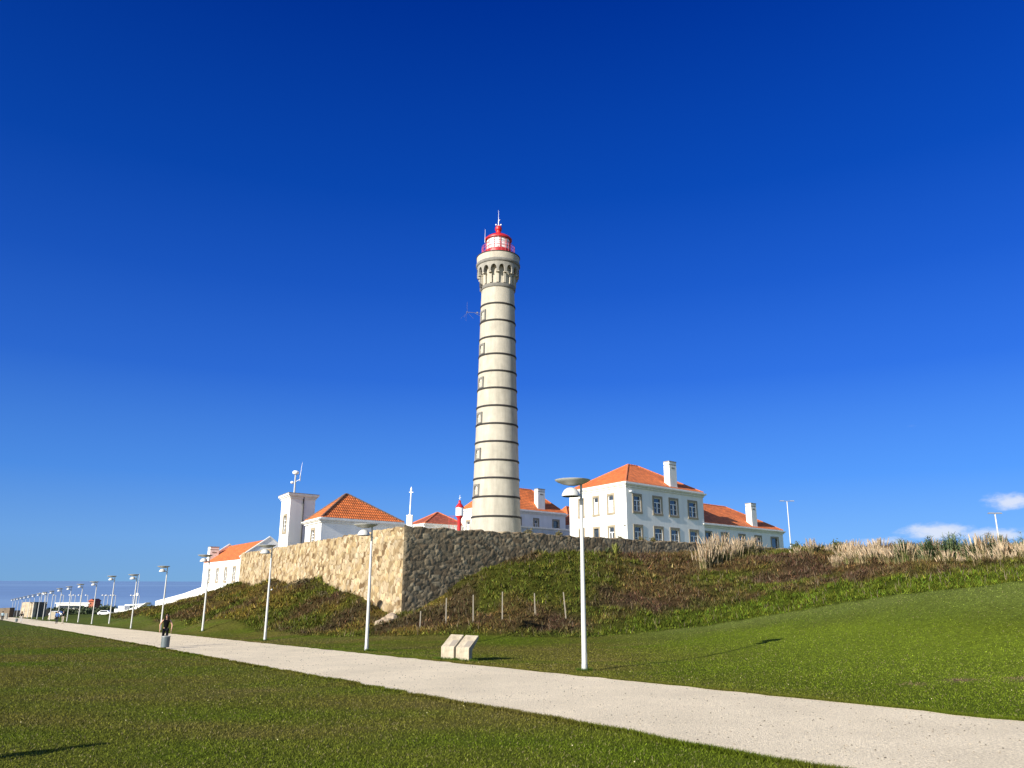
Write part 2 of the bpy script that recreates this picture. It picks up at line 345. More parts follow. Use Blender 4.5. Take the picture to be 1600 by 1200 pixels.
# path
NEAR, FAR = 8.42, 13.72
ss = grid_axis([(-30,0,2),(0,70,.28),(70,330,3)]); ns = [0, .25, .5, .75, 1]
V = []; 
ea = NEAR+(fbm(ss*1.7, ss*0+3, 3, 5)-.5)*.26; eb = FAR+(fbm(ss*1.7, ss*0+8, 3, 6)-.5)*.26
for i, s in enumerate(ss):
    for t in ns:
        n = ea[i]*(1-t)+eb[i]*t; p = PD*s+NN*n; V.append((p[0], p[1], 0))
V = np.array(V); V[:, 2] = ground(V[:, :2])+.022
k = len(ns); idx = np.arange(len(V)).reshape(-1, k)
F = np.stack([idx[:-1, :-1].ravel(), idx[:-1, 1:].ravel(), idx[1:, 1:].ravel(), idx[1:, :-1].ravel()], 1)
pm = mat('pale_grit', (.76, .655, .465), .95, noise=(.55, .15, 6), bump=(45, .8, .02), spec=.05); grassify(pm, 32)
for n in pm.node_tree.nodes:
    if n.type == 'MAP_RANGE' and abs(n.inputs[3].default_value-.62) < .001: n.inputs[3].default_value = .66; n.inputs[4].default_value = 1.2
o = link(np_mesh('path', V, F, pm), 'path'); tag(o, 'wide pale gravel path running away to the left', kind='structure')
# dark bare soil lip on the near side of the path
V = []
for i, s in enumerate(ss):
    w = .05+.10*max(0, fbm(np.array([s*1.1]), np.array([2.]), 3, 15)[0]-.35)
    for n in (ea[i]-w, ea[i]+.015): p = PD*s+NN*n; V.append((p[0], p[1], SLP*s+.012))
V = np.array(V); idx = np.arange(len(V)).reshape(-1, 2); F = np.stack([idx[:-1, 0], idx[:-1, 1], idx[1:, 1], idx[1:, 0]], 1)
o = link(np_mesh('path_edge', V, F, mat('bare_soil', (.11, .085, .06), 1, noise=(6, .5, 4))), 'path_edge'); tag(o, 'thin strip of bare soil along the near edge of the path', kind='structure')
# sea
sm = mat('sea_water', (.13, .235, .42), .8, noise=(.0035, .12, 3), spec=.3)  # base colour lightened to stand in for haze over the water
t = sm.node_tree; b = t.nodes['Principled BSDF']; src = b.inputs['Base Color'].links[0].from_socket
co = t.nodes.new('ShaderNodeTexCoord').outputs['Object']; mpn = t.nodes.new('ShaderNodeMapping'); mpn.inputs['Scale'].default_value = (.00007, .0009, 1); t.links.new(co, mpn.inputs[0])
n = t.nodes.new('ShaderNodeTexNoise'); n.inputs['Scale'].default_value = 1; n.inputs['Detail'].default_value = 4; t.links.new(mpn.outputs[0], n.inputs['Vector'])
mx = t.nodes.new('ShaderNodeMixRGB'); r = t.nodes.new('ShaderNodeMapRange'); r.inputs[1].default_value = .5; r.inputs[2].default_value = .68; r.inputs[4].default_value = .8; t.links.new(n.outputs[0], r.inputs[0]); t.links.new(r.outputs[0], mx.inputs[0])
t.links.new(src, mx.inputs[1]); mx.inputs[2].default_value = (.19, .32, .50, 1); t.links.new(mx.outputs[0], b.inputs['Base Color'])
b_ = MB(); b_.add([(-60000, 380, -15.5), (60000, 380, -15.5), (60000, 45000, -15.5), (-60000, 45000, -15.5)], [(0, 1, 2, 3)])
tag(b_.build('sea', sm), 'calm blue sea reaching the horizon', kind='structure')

# ------------------------------------------------------------------ vegetation meshes
def blades(P, Z, h, w, lean, col, seed=0, yaw=None, tri=True, base_shade=.75):
    r = np.random.default_rng(seed); n = len(P)
    yaw = r.uniform(0, 6.283, n) if yaw is None else yaw
    dx, dy = np.cos(yaw)*w*.5, np.sin(yaw)*w*.5
    la = r.uniform(0, 6.283, n); lx, ly = np.cos(la)*lean*h, np.sin(la)*lean*h
    A = np.stack([P[:, 0]-dx, P[:, 1]-dy, Z], 1); B = np.stack([P[:, 0]+dx, P[:, 1]+dy, Z], 1)
    Cc = np.stack([P[:, 0]+lx, P[:, 1]+ly, Z+h], 1)
    V = np.stack([A, B, Cc], 1).reshape(-1, 3); F = np.arange(3*n).reshape(-1, 3)
    c = np.stack([col*base_shade, col*base_shade, col*1.15], 1).reshape(-1, 3)  # shade painted into the blades: feet darkened, tips lightened
    return V, F, c
def merge(parts):
    V, F, c = [], [], []; k = 0
    for a, b, d in parts: V.append(a); F.append(b+k); c.append(d); k += len(a)
    return np.concatenate(V), np.concatenate(F), np.concatenate(c)
# mown grass: density falls off with distance from where people look at it, out to 60 m
n = 900000
r = np.exp(rng.uniform(math.log(5.5), math.log(120), n)); a = rng.uniform(R(-52), R(52), n)
P = np.stack([np.sin(a)*r, np.cos(a)*r], 1); nn = P@NN
m = ((nn < NEAR-.02) | (nn > FAR+.03)) & ~inpoly(P, bankpoly); P = P[m]; r = r[m]
h = rng.uniform(.015, .036, len(P))*(.8+.5*fbm(P[:, 0]*.8, P[:, 1]*.8, 2, 90)); w = .004+.00075*r
c = lawncol(P)*np.exp(rng.normal(.12, .34, (len(P), 1)))
dry = rng.random(len(P)) < .06; c[dry] = np.array([.20, .17, .09])*rng.uniform(.7, 1.2, (dry.sum(), 1))
V, F, c = blades(P, ground(P)-.004, h, w, rng.uniform(.2, 1.3, len(P)), c, 3, base_shade=.8)
# ragged longer grass overhanging both path edges
n = 60000; s = np.exp(rng.uniform(math.log(4), math.log(110), n)); side = rng.random(n) < .5
e0 = np.where(side, np.interp(s, ss, ea)-np.abs(rng.normal(0, .05, n)), np.interp(s, ss, eb)+np.abs(rng.normal(0, .06, n)))
P = PD[None]*s[:, None]+NN[None]*e0[:, None]
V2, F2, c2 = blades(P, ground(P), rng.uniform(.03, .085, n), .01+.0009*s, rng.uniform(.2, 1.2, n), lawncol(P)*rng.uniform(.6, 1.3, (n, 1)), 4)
V, F, c = merge([(V, F, c), (V2, F2, c2)])
o = link(np_mesh('grass', V, F, M['tint'], c), 'grass'); tag(o, 'short mown grass with green and dry patches on both sides of the path', 'grass', kind='stuff')
# daisies: tiny white and yellow flower heads in the lawn
n = 55; a = rng.uniform(R(-34), R(34), n); r = np.exp(rng.uniform(math.log(10), math.log(45), n)); P = np.stack([np.sin(a)*r, np.cos(a)*r], 1); nn = P@NN
m = ((nn < NEAR-.1) | (nn > FAR+.3)) & ~inpoly(P, bankpoly); P = P[m]; Z = ground(P); mb = MB()
for (x, y), z in zip(P, Z): mb.lathe([(.008, z+.022), (.010, z+.032), (.003, z+.036)], (x, y), 6)
tag(mb.build('daisies', mat('daisy', (.55, .50, .25), .8)), 'tiny pale daisies scattered in the lawn', 'flowers', kind='stuff')
# loose grit, twigs and pebbles on the path
n = 1500; s = np.exp(rng.uniform(math.log(5), math.log(60), n)); q = rng.uniform(NEAR+.08, FAR-.08, n); P = PD[None]*s[:, None]+NN[None]*q[:, None]; Z = ground(P)+.022; sz = rng.uniform(.006, .018, n)*(1+s/60)
V = np.concatenate([np.stack([P[:, 0]+sz*math.cos(a), P[:, 1]+sz*math.sin(a), Z], 1)[:, None] for a in (0, 1.6, 3.1, 4.7)]+[np.stack([P[:, 0], P[:, 1], Z+sz*.8], 1)[:, None]], 1).reshape(-1, 3)
F = (np.arange(n)*5)[:, None, None]+np.array([[0, 1, 4], [1, 2, 4], [2, 3, 4], [3, 0, 4]])[None]; c = np.repeat(np.array([.30, .25, .18])*rng.uniform(.25, 1.9, (n, 1)), 5, 0)
o = link(np_mesh('pebbles', V, F.reshape(-1, 3), M['tint'], c), 'pebbles'); tag(o, 'loose grit and tiny pebbles scattered over the pale path', 'grit', kind='stuff')
# unmown tufts left standing round the lamp feet and the stone lecterns
TP = [(-2.32, 29.5, .45), (-1.7, 29.2, .45), (-1.9, 29.35, .6)]+[(*(PD*(18.1+14.5*i)+NN*15.12), .2) for i in range(4)]; ps = []
for x, y, r_ in TP:
    k = 420; a = rng.uniform(0, 6.283, k); rr = r_*(.55+.6*rng.random(k)); q = np.stack([x+np.cos(a)*rr, y+np.sin(a)*rr*.8], 1); ps.append(blades(q, ground(q), rng.uniform(.04, .11, k), .014, rng.uniform(.2, 1, k), np.array([.045, .075, .010])*rng.uniform(.6, 1.7, (k, 1)), 5))
V, F, c = merge(ps); o = link(np_mesh('long_grass', V, F, M['tint'], c), 'long_grass'); tag(o, 'longer unmown tufts round the lamp feet and the stone lecterns', 'grass', kind='stuff')
# bank ground cover
def cover(n, seed):
    r = np.random.default_rng(seed)
    lo, hi = bankpoly.min(0), bankpoly.max(0); out = []
    while sum(map(len, out)) < n:
        q = r.uniform(lo, hi, (n, 2)); d = np.linalg.norm(q, axis=1); q = q[r.random(n) < np.clip((38/d)**2, .03, 1)]; out.append(q[inpoly(q, bankpoly)])
    return np.concatenate(out)[:n]
P0 = cover(80000, 8); d0 = np.linalg.norm(P0, axis=1); sc0 = np.clip(d0/50, .8, 1.45)
Z0 = ground(P0); fd0 = polydist(P0, foot); c0 = bankcol(P0, fd0)
clump = .45+1.1*fbm(P0[:, 0]*1.5, P0[:, 1]*1.5, 2, 12); c0 = c0*np.exp(rng.normal(.10, .42, (len(P0), 1)))
parts = []
edge = np.clip(fd0/.5, .6, 1)
for k in range(6):
    j = rng.normal(0, .10, P0.shape)*sc0[:, None]
    hh = rng.uniform(.07, .27, len(P0))*clump*edge*np.clip(sc0, .9, 1.4); ww = rng.uniform(.035, .075, len(P0))*sc0
    hue = rng.uniform(.6, 1.5, (len(P0), 1))*(1+rng.normal(0, .12, (len(P0), 3)))
    parts.append(blades(P0+j, Z0-.02, hh, ww, rng.uniform(.2, 1.1, len(P0)), c0*hue, 30+k, base_shade=.9))
# dry stems standing in it
P1 = P0[::14]; c1 = np.tile([.20, .155, .11], (len(P1), 1))*rng.uniform(.5, 1.2, (len(P1), 1))
parts.append(blades(P1, ground(P1), rng.uniform(.25, .5, len(P1)), .03*np.clip(np.linalg.norm(P1, axis=1)/50, .8, 2), rng.uniform(.05, .5, len(P1)), c1, 77))
V, F, c = merge(parts); o = link(np_mesh('ground_cover', V, F, M['tint'], np.clip(c, 0, 1)), 'ground_cover')
tag(o, 'thick heathy ground cover, brown, olive and green, over the bank below the fort walls', 'ground cover', kind='stuff')

# ------------------------------------------------------------------ rubble walls
def rubble(name, origin, u, nrm, length, zb, zt, cw, ch, cols, mortar, label, seed, rough=.07, step=.085, thick=.9, lip=None):
    nx = int(length/step)+1; nz = int((zt-zb)/step)+1
    X, Zz = np.meshgrid(np.linspace(0, length, nx), np.linspace(zb, zt, nz)); x = X.ravel(); z = Zz.ravel()
    xs = x/cw+.5*np.floor(z/ch)+ (fbm(x*1.3, z*1.3, 2, seed)-.5)*1.4; zs = z/ch+(fbm(x*1.1+7, z*1.1, 2, seed+1)-.5)*1.6
    ix, iz = np.floor(xs), np.floor(zs); F1 = np.full(len(x), 9.); F2 = np.full(len(x), 9.); idn = np.zeros(len(x)); idm = np.zeros(len(x))
    for a in (-1, 0, 1):
        for b in (-1, 0, 1):
            cxn, czn = ix+a, iz+b; px = cxn+.5+.8*(hsh(cxn, czn, seed)-.5); pz = czn+.5+.8*(hsh(cxn, czn, seed+9)-.5)
            d = np.hypot(xs-px, zs-pz); l1 = d < F1; F2 = np.where(l1, F1, np.minimum(F2, d)); F1 = np.where(l1, d, F1)
            idn = np.where(l1, hsh(cxn, czn, seed+20), idn); idm = np.where(l1, hsh(cxn, czn, seed+33), idm)
    e = np.clip((F2-F1)/.30, 0, 1); e = e*e*(3-2*e)
    disp = e*rough*(.45+.9*idn)+(fbm(x*5, z*5, 3, seed+4)-.5)*rough*.6+(fbm(x*.25, z*.25, 2, seed+6)-.5)*.10
    disp = disp*np.clip(x/.15, 0, 1)
    cols = np.array(cols); ci = np.minimum((idm*len(cols)).astype(int), len(cols)-1); c = cols[ci]*(.78+.45*idn)[:, None]
    st = np.clip((fbm(x*.35, z*.5, 4, seed+50)-.45)*3, 0, 1)[:, None]*.35; c = c*(1-st)+c*np.array([.72, .66, .58])*st
    ee = np.clip((F2-F1)/.11, 0, 1)[:, None]; c = np.array(mortar)*(1-ee)+c*ee
    top = (Zz > zt-.01).ravel(); zz = z+np.where(z > zt-.30, (fbm(x*1.6, z*0, 3, seed+70)-.5)*.22+(hsh(np.floor(xs), ix*0, seed+71)-.5)*.10, 0)
    Pw = origin[None]+u[None]*x[:, None]+nrm[None]*disp[:, None]
    V = np.concatenate([np.stack([Pw[:, 0], Pw[:, 1], zz], 1)])
    idx = np.arange(nx*nz).reshape(nz, nx); F = np.stack([idx[:-1, :-1].ravel(), idx[:-1, 1:].ravel(), idx[1:, 1:].ravel(), idx[1:, :-1].ravel()], 1)
    # top and back of the wall
    tv = V[idx[-1]]; bk = tv.copy(); bk[:, :2] -= nrm*(thick*np.clip(X[0]/2.0, .01, 1))[:, None]; bb = bk.copy(); bb[:, 2] = zb
    k0 = len(V); V = np.concatenate([V, bk, bb]); i0 = idx[-1]; i1 = k0+np.arange(nx); i2 = i1+nx
    F = np.concatenate([F, np.stack([i0[:-1], i0[1:], i1[1:], i1[:-1]], 1), np.stack([i1[:-1], i1[1:], i2[1:], i2[:-1]], 1)])
    ends = [[i0[0], i1[0], i2[0], idx[0, 0]], [i0[-1], idx[0, -1], i2[-1], i1[-1]]]; F = np.concatenate([F, np.array(ends)])
    c = np.concatenate([c, c[idx[-1]], c[idx[-1]]])
    o = link(np_mesh(name, V-np.array([origin[0], origin[1], 0]), F, mat(name+'_stone', attr='tint', rough=.95, spec=.1, noise=(3, .22, 5), bump=(14, .5, .03)), c), name)
    o.location = (origin[0], origin[1], 0); tag(o, label, 'stone wall'); return o
nL = np.array([-uL[1], uL[0]]); nR = np.array([uR[1], -uR[0]])
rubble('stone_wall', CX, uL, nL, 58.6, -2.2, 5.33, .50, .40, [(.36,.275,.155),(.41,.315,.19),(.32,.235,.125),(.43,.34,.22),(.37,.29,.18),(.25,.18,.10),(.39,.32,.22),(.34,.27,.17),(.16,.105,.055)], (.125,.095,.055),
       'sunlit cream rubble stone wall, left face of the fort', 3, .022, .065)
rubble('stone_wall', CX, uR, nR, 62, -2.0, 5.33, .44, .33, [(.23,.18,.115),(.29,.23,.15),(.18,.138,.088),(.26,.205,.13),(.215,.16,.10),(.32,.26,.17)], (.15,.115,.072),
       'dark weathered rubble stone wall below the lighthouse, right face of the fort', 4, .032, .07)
# terrace inside the walls
a = CX+(-nL-nR)*.5; q = [a+uR*62-nR*.2, a, a+uL*58, a+uL*58+uR*40, a+uL*95+uR*95]
mb = MB(); k = len(q); mb.add([(*p, 4.45) for p in q]+[(*p, -1.5) for p in q], [tuple(range(k))[::-1]]+[(i, (i+1) % k, k+(i+1) % k, k+i) for i in range(k)])
tag(mb.build('terrace', mat('terrace_paving', (.42, .40, .36), .9, noise=(.5, .2, 4))), 'paved terrace inside the fort walls', kind='structure')
# broken foot of the corner
mb = MB(); rr = random.Random(3)
for i in range(9):
    x, y = CX[0]-.9+rr.uniform(-.5, .7), CX[1]-.4+rr.uniform(-.7, .2); z = gz(x, y)-.1; s = rr.uniform(.2, .4)
    mb.lathe([(.01, z), (s, z+s*.3), (s*.9, z+s*.9), (.01, z+s*1.2)], (x, y), 7, a0=rr.random()*3)
tag(mb.build('rubble_heap', mat('rubble_cream', (.34, .265, .19), .95, noise=(4, .3, 4)), origin=(CX[0]-.8, CX[1]-.6, gz(CX[0]-.8, CX[1]-.6))), 'small heap of broken stones at the foot of the fort corner', 'rubble')

# ------------------------------------------------------------------ buildings
def window(T, axis, a0, a1, z0, z1, root, style='sash', sur=.26, label=None):
    """T(a,b,z)->world with a along the wall, b outward. Window in an opening recessed .2"""
    f = MB()
    f.box(a0, a0+sur, 0, .06, z0+sur, z1-sur, T=T); f.box(a1-sur, a1, 0, .06, z0+sur, z1-sur, T=T)
    f.box(a0, a1, 0, .063, z1-sur, z1, T=T); f.box(a0-.03, a1+.03, 0, .10, z0, z0+sur, T=T)
    w = f.build('window', M['surround'], root)
    i0, i1, j0, j1 = a0+sur, a1-sur, z0+sur, z1-sur
    s = MB(); b0, b1 = -.17, -.11; h = j1-j0; tr = j0+h*.70
    if style in ('sash', 'curtain'):
        fw = .075
        s.box(i0, i0+fw, b0, b1, j0, j1, T=T); s.box(i1-fw, i1, b0, b1, j0, j1, T=T); s.box(i0+fw, i1-fw, b0, b1, j0, j0+fw, T=T); s.box(i0+fw, i1-fw, b0, b1, j1-fw, j1, T=T)
        s.box(i0+fw, i1-fw, b0, b1+.01, tr-.05, tr+.05, T=T); c = (i0+i1)/2; s.box(c-.085, c+.085, b0, b1+.02, j0+fw, tr-.05, T=T)
        mid = j0+h*.36; s.box(i0+fw, c-.085, b0, b1-.01, mid-.025, mid+.025, T=T); s.box(c+.085, i1-fw, b0, b1-.01, mid-.025, mid+.025, T=T)
    elif style == 'grid':
        for k in range(3): a = i0+(i1-i0)*k/2; s.box(a-.04, a+.04, b0, b1, j0, j1, T=T)
        for k in range(5): z = j0+(j1-j0)*k/4; s.box(i0, i1, b0, b1+.005, z-.035, z+.035, T=T)
    if style != 'dark': s.build('sash', M['sash'], w)
    g = MB(); g.box(i0, i1, -.20, -.175, j0, j1, T=T); g.build('pane', M['glass'], w)
    if style == 'curtain':
        g = MB(); g.box(i0+.1, i1-.1, -.170, -.150, j0+.08, tr-.05, T=T); g.build('curtain', M['curtain'], w)
    return w
def wall_face(mb, T, a0, a1, z0, z1, holes, depth=.22):
    xs = sorted({a0, a1}|{h[0] for h in holes}|{h[1] for h in holes}); zs = sorted({z0, z1}|{h[2] for h in holes}|{h[3] for h in holes})
    for i in range(len(xs)-1):
        for j in range(len(zs)-1):
            cx, cz = (xs[i]+xs[i+1])/2, (zs[j]+zs[j+1])/2
            if any(h[0] < cx < h[1] and h[2] < cz < h[3] for h in holes): continue
            mb.add([T(xs[i], 0, zs[j]), T(xs[i+1], 0, zs[j]), T(xs[i+1], 0, zs[j+1]), T(xs[i], 0, zs[j+1])], [(0, 1, 2, 3)])
    for h in holes:
        p = [(h[0], h[2]), (h[1], h[2]), (h[1], h[3]), (h[0], h[3])]
        for k in range(4):
            q, r_ = p[k], p[(k+1) % 4]; mb.add([T(q[0], 0, q[1]), T(r_[0], 0, r_[1]), T(r_[0], -depth, r_[1]), T(q[0], -depth, q[1])], [(0, 1, 2, 3)])
        mb.add([T(q_[0], -depth, q_[1]) for q_ in p], [(0, 1, 2, 3)])
def roof_face(mb, pts):
    """planar face with uv: u along first edge, v up the slope (metres)"""
    P = [Vector(p) for p in pts]; e = (P[1]-P[0]).normalized(); n = e.cross(P[-1]-P[0]).normalized(); up = n.cross(e)
    if up.z < 0: up = -up
    mb.add(pts, [tuple(range(len(pts)))]); mb.uv = (mb.uv or [])+[((p-P[0]).dot(e), (p-P[0]).dot(up)) for p in P]
def tiled_line(mb, p, q, r=.11, m=0):
    p, q = Vector(p), Vector(q); n = max(2, int((q-p).length/.42)); d = (q-p)/n
    for i in range(n): mb.tube(p+d*i, p+d*(i+1.05), r*1.12, r*.86, 7, m)
def building(name, label, o, au, av, La, Lb, zb, zw, front, left, ridge=None, apex=None, cor=(.25, .55, .35), rmat='roof', group=None, eave_over=0., caps='roofcap'):
    """o corner nearest the viewer, u along the right-hand face, v along the left-hand face; ridge=(a0,a1,b,z)"""
    u, v = dv(au), dv(av); o = np.array(o, float)
    Wd = lambda a, b, z: (o[0]+u[0]*a+v[0]*b, o[1]+u[1]*a+v[1]*b, z)
    TF = lambda a, d, z: Wd(a, -d, z)                # right-hand (front) face, outward = -v
    TL = lambda b, d, z: Wd(-d, b, z)                # left face, outward = -u
    root = thing(name, (o[0], o[1], zb), label, 'building', group)
    mb = MB(); cut = lambda ws: [(w[0]+.25, w[1]-.25, w[2]+.25, w[3]-.25) for w in ws]
    wall_face(mb, TF, 0, La, zb, zw, cut(front)); wall_face(mb, TL, 0, Lb, zb, zw, cut(left))
    mb.add([Wd(La, 0, zb), Wd(La, Lb, zb), Wd(La, Lb, zw), Wd(La, 0, zw)], [(0, 1, 2, 3)]); mb.add([Wd(0, Lb, zb), Wd(0, Lb, zw), Wd(La, Lb, zw), Wd(La, Lb, zb)], [(0, 1, 2, 3)])
    mb.add([Wd(0, 0, zw), Wd(La, 0, zw), Wd(La, Lb, zw), Wd(0, Lb, zw)], [(0, 1, 2, 3)])
    mb.build('wall', M['white'], root)
    for w in front: window(TF, 0, w[0], w[1], w[2], w[3], root, w[4] if len(w) > 4 else 'sash')
    for w in left: window(TL, 0, w[0], w[1], w[2], w[3], root, w[4] if len(w) > 4 else 'curtain')
    h1, h2, ov = cor
    mb = MB(); T = Wd
    g = .08; z = zw+.002
    mb.box(-g, La+g, -g, Lb+g, z-.28, z-.10, T=T) if False else None
    def ring(p, z0, z1): mb.box(-p, La+p, -p, Lb+p, z0, z1, T=T)
    ring(ov*.35, z, z+h1*.5); ring(ov*.7, z+h1*.5, z+h1*.8); ring(ov, z+h1*.8, z+h1*1.15); zt = z+h1*1.15+h2*.55
    ring(ov*.30, z+h1*1.15, zt); mb.build('cornice', M['trim'], root)
    if ridge:
        a0, a1, b, zr = ridge; e = -ov*.12; ze = zt+.03
        A, B, Cc, D_ = Wd(e, e, ze), Wd(La-e, e, ze), Wd(La-e, Lb-e, ze), Wd(e, Lb-e, ze); Rr, Rs = Wd(a0, b, zr), Wd(a1, b, zr)
        rb = MB(); roof_face(rb, [A, B, Rs, Rr]); roof_face(rb, [B, Cc, Rs]); roof_face(rb, [Cc, D_, Rr, Rs]); roof_face(rb, [D_, A, Rr])
        rf = rb.build('roof', M[rmat], root)
        cb = MB()
        for p, q in ((A, Rr), (B, Rs), (Cc, Rs), (D_, Rr), (Rr, Rs)): tiled_line(cb, p, q)
        cb.build('ridge_tiles', M[caps], rf)
        eb2 = MB()
        for p, q in ((A, B), (D_, A)):      # rounded tile ends along the eaves
            p, q = Vector(p), Vector(q); nn_ = int((q-p).length/.25); dd = (q-p)/nn_
            for i in range(nn_): eb2.tube(p+dd*(i+.5)-Vector((0, 0, .02)), p+dd*(i+.5)+Vector((0, 0, .05)), .135, .135, 8)
        eb2.build('eaves_tile_row', M['roofcap'], rf)
    return root, Wd, zt
def chimney(root, T, a0, a1, b0, b1, z0, z1):
    mb = MB(); mb.box(a0, a1, b0, b1, z0, z1-.55, T=T); mb.box(a0+.02, a1-.02, b0+.02, b1-.02, z1-.545, z1-.44, 1, T=T)
    mb.box(a0, a1, b0, b1, z1-.435, z1-.12, T=T); mb.box(a0-.04, a1+.04, b0-.04, b1+.04, z1-.115, z1, 1, T=T)
    g = (a0+a1)/2; mb.box(g-.35, g+.35, b0-.012, b0+.02, z1-1.0, z1-.8, 1, T=T)
    mb.box(a0-.05, a1+.05, b0-.05, b1+.05, z0, z0+.5, T=T)
    mb.build('chimney', [M['trim'], M['gstone']], root)
A_ = (13.63, 92.)
fr = [(1.2,3.1,9.95,12.35),(5.3,7.4,9.95,12.38),(8.8,10.95,9.95,12.4),(13.1,15.4,9.95,12.42)]
fr += [(a, b, 6.1, 8.67) for a, b, _, _ in fr]
lf = [(2.25,3.85,9.9,12.5),(5.4,6.9,9.9,12.5),(8.65,10.1,9.9,12.45)]; lf += [(2.25,3.85,6.1,8.66,'sash'),(5.4,6.9,6.1,8.66,'dark'),(8.65,10.1,6.1,8.66,'dark')]
house, TH_, zt = building('keepers_house', 'large two storey white house with orange hip roof right of the lighthouse', A_, 45.5, -29.5, 16.9, 12.1, 4.2, 13.0, fr, lf, ridge=(6.8, 8.9, 6.05, 17.15), cor=(.42, .30, .45))
chimney(house, TH_, 9.75, 11.35, .35, 1.45, 13.5, 17.25)
mb = MB(); mb.tube(TH_(-.12, .55, 4.4), TH_(-.12, .55, 12.9), .075); mb.build('downpipe', M['trim'], house)
mb = MB(); p = TH_(.9, -.15, 12.75); mb.box(.7, 1.1, -.35, 0, 12.45, 12.62, T=TH_); mb.build('floodlight', M['wpaint'], house); mb = MB(); mb.box(-.30, -.02, .2, .5, 8.5, 8.62, T=TH_); mb.build('floodlight', M['wpaint'], house)
A2 = np.array(A_)+dv(45.5)*17.0+dv(-29.5)*.25
t0 = 17.0
fr = [(a-t0, b-t0, c_, 8.68, s_) for a, b, c_, s_ in [(17.1,19.0,5.0,'dark'),(21.3,23.3,6.3,'sash'),(25.9,27.9,6.3,'sash'),(30.5,32.6,6.3,'sash'),(35.3,37.8,5.0,'dark')]]
wing, TW_, ztw = building('wing_house', 'long single storey white wing with orange roof attached right of the big house', A2, 45.5, -29.5, 22.3, 10.4, 4.2, 9.15, fr, [], ridge=(-.1, 13.2, 5.2, 13.1), cor=(.36, .28, .42))
chimney(wing, TW_, 13.6, 15.1, .3, 1.4, 9.5, 13.35)
# the mirror-image wing behind the lighthouse
Bm = (-3.82, 112.)
fr = [(10.0,11.3,9.0,11.45,'sash'),(14.3,16.0,9.0,11.5,'dark'),(6.2,7.5,9.0,11.45,'sash')]
mid, TM_, ztm = building('rear_house', 'white house with orange hip roof and chimney behind the lighthouse base', Bm, 45.5, -29.5, 17.4, 8.0, 4.2, 12.0, fr, [(4.6,6.3,8.9,10.95,'curtain')], ridge=(4.4, 12.6, 4.0, 16.3), cor=(.38, .26, .42))
chimney(mid, TM_, 11.3, 12.9, .3, 1.4, 12.4, 16.1)
mb = MB(); T = lambda a, b, z: TM_(a, b, z); mb.box(3.5, 18.5, -2.9, -2.6, 4.4, 9.6, T=T); mb.box(3.4, 18.6, -3.0, -2.5, 9.603, 9.85, T=T)
o = mb.build('garden_wall', M['trim'], origin=(TM_(11, -2.7, 4.4))); tag(o, 'white parapet wall between the lighthouse base and the big house', 'wall')
rd, _, _ = building('far_house', 'sliver of a far house with orange roof between the two big white buildings', (9.5, 128.), 45.5, -29.5, 12, 9, 4.2, 10.6, [], [], ridge=(3, 9, 4.5, 14.6), cor=(.3, .2, .3))
sm_, _, _ = building('small_house', 'low house with dull red pyramid roof left of the red and white beacon', (-12.6, 113.), 45.5, -29.5, 8.2, 6.4, 4.2, 9.75, [], [], ridge=(3.9, 4.3, 3.2, 12.15), cor=(.25, .25, .3), rmat='roof_old', caps='roofcap')
# signal tower and its low house
lowb, TB_, ztl = building('low_house', 'low white house with orange pyramid roof beside the square signal tower', (-18.04, 74.), 45.5, -29.5, 9.6, 5.6, 4.2, 7.35, [], [(1.9,3.5,5.35,7.0,'grid')], ridge=(3.5, 3.8, 2.9, 10.55), cor=(.30, .26, .42), caps='roofcap_dark')
u, v = dv(45.5), dv(-29.5); oT = np.array([-22.98, 80.5])
TT = lambda a, b, z: (oT[0]+u[0]*a+v[0]*b, oT[1]+u[1]*a+v[1]*b, z)
tw = thing('signal_tower', (oT[0], oT[1], 4.2), 'square white tower with flat cornice and aerials on the left fort wall', 'tower')
mb = MB(); TL = lambda b, d, z: TT(-d, b, z); TF = lambda a, d, z: TT(a, -d, z)
wall_face(mb, TL, 0, 3.9, 4.0, 10.3, [(1.15, 2.25, 6.95, 8.55)]); wall_face(mb, TF, 0, 2.9, 4.0, 10.3, [])
mb.add([TT(2.9,0,4), TT(2.9,3.9,4), TT(2.9,3.9,10.3), TT(2.9,0,10.3)], [(0,1,2,3)]); mb.add([TT(0,3.9,4), TT(0,3.9,10.3), TT(2.9,3.9,10.3), TT(2.9,3.9,4)], [(0,1,2,3)])
mb.build('wall', M['white'], tw); window(TL, 0, .92, 2.48, 6.72, 8.78, tw, 'grid', .23)
mb = MB(); mb.box(-.1, 3.0, -.1, 4.0, 10.302, 10.5, T=TT); mb.box(-.22, 3.12, -.22, 4.12, 10.5, 10.62, T=TT); mb.box(-.34, 3.24, -.34, 4.24, 10.62, 10.80, T=TT); mb.build('cornice', M['trim'], tw)
mb = MB(); mb.box(-.36, 3.26, -.36, 4.26, 10.802, 10.86, T=TT); mb.build('roof', M['surround'], tw)
mb = MB(); mb.tube(TT(1.5, -.07, 4.4), TT(1.5, -.07, 10.75), .065); mb.build('cable', M['dark'], tw)
m_ = thing('aerial_mast', (*TT(.5, .5, 10.86)[:2], 10.86), 'short steel mast with white radar dome and whip aerial on the signal tower', 'aerial')
x, y, z = TT(.5, .5, 10.86)
mb = MB(); mb.tube((x, y, z), (x, y, z+2.0), .10, .08); mb.tube((x, y, z+1.2), (x+.5, y, z+1.5), .035); mb.tube((x+.5, y, z+1.3), (x+.5, y, z+1.9), .05); mb.build('mast', M['steel'], m_)
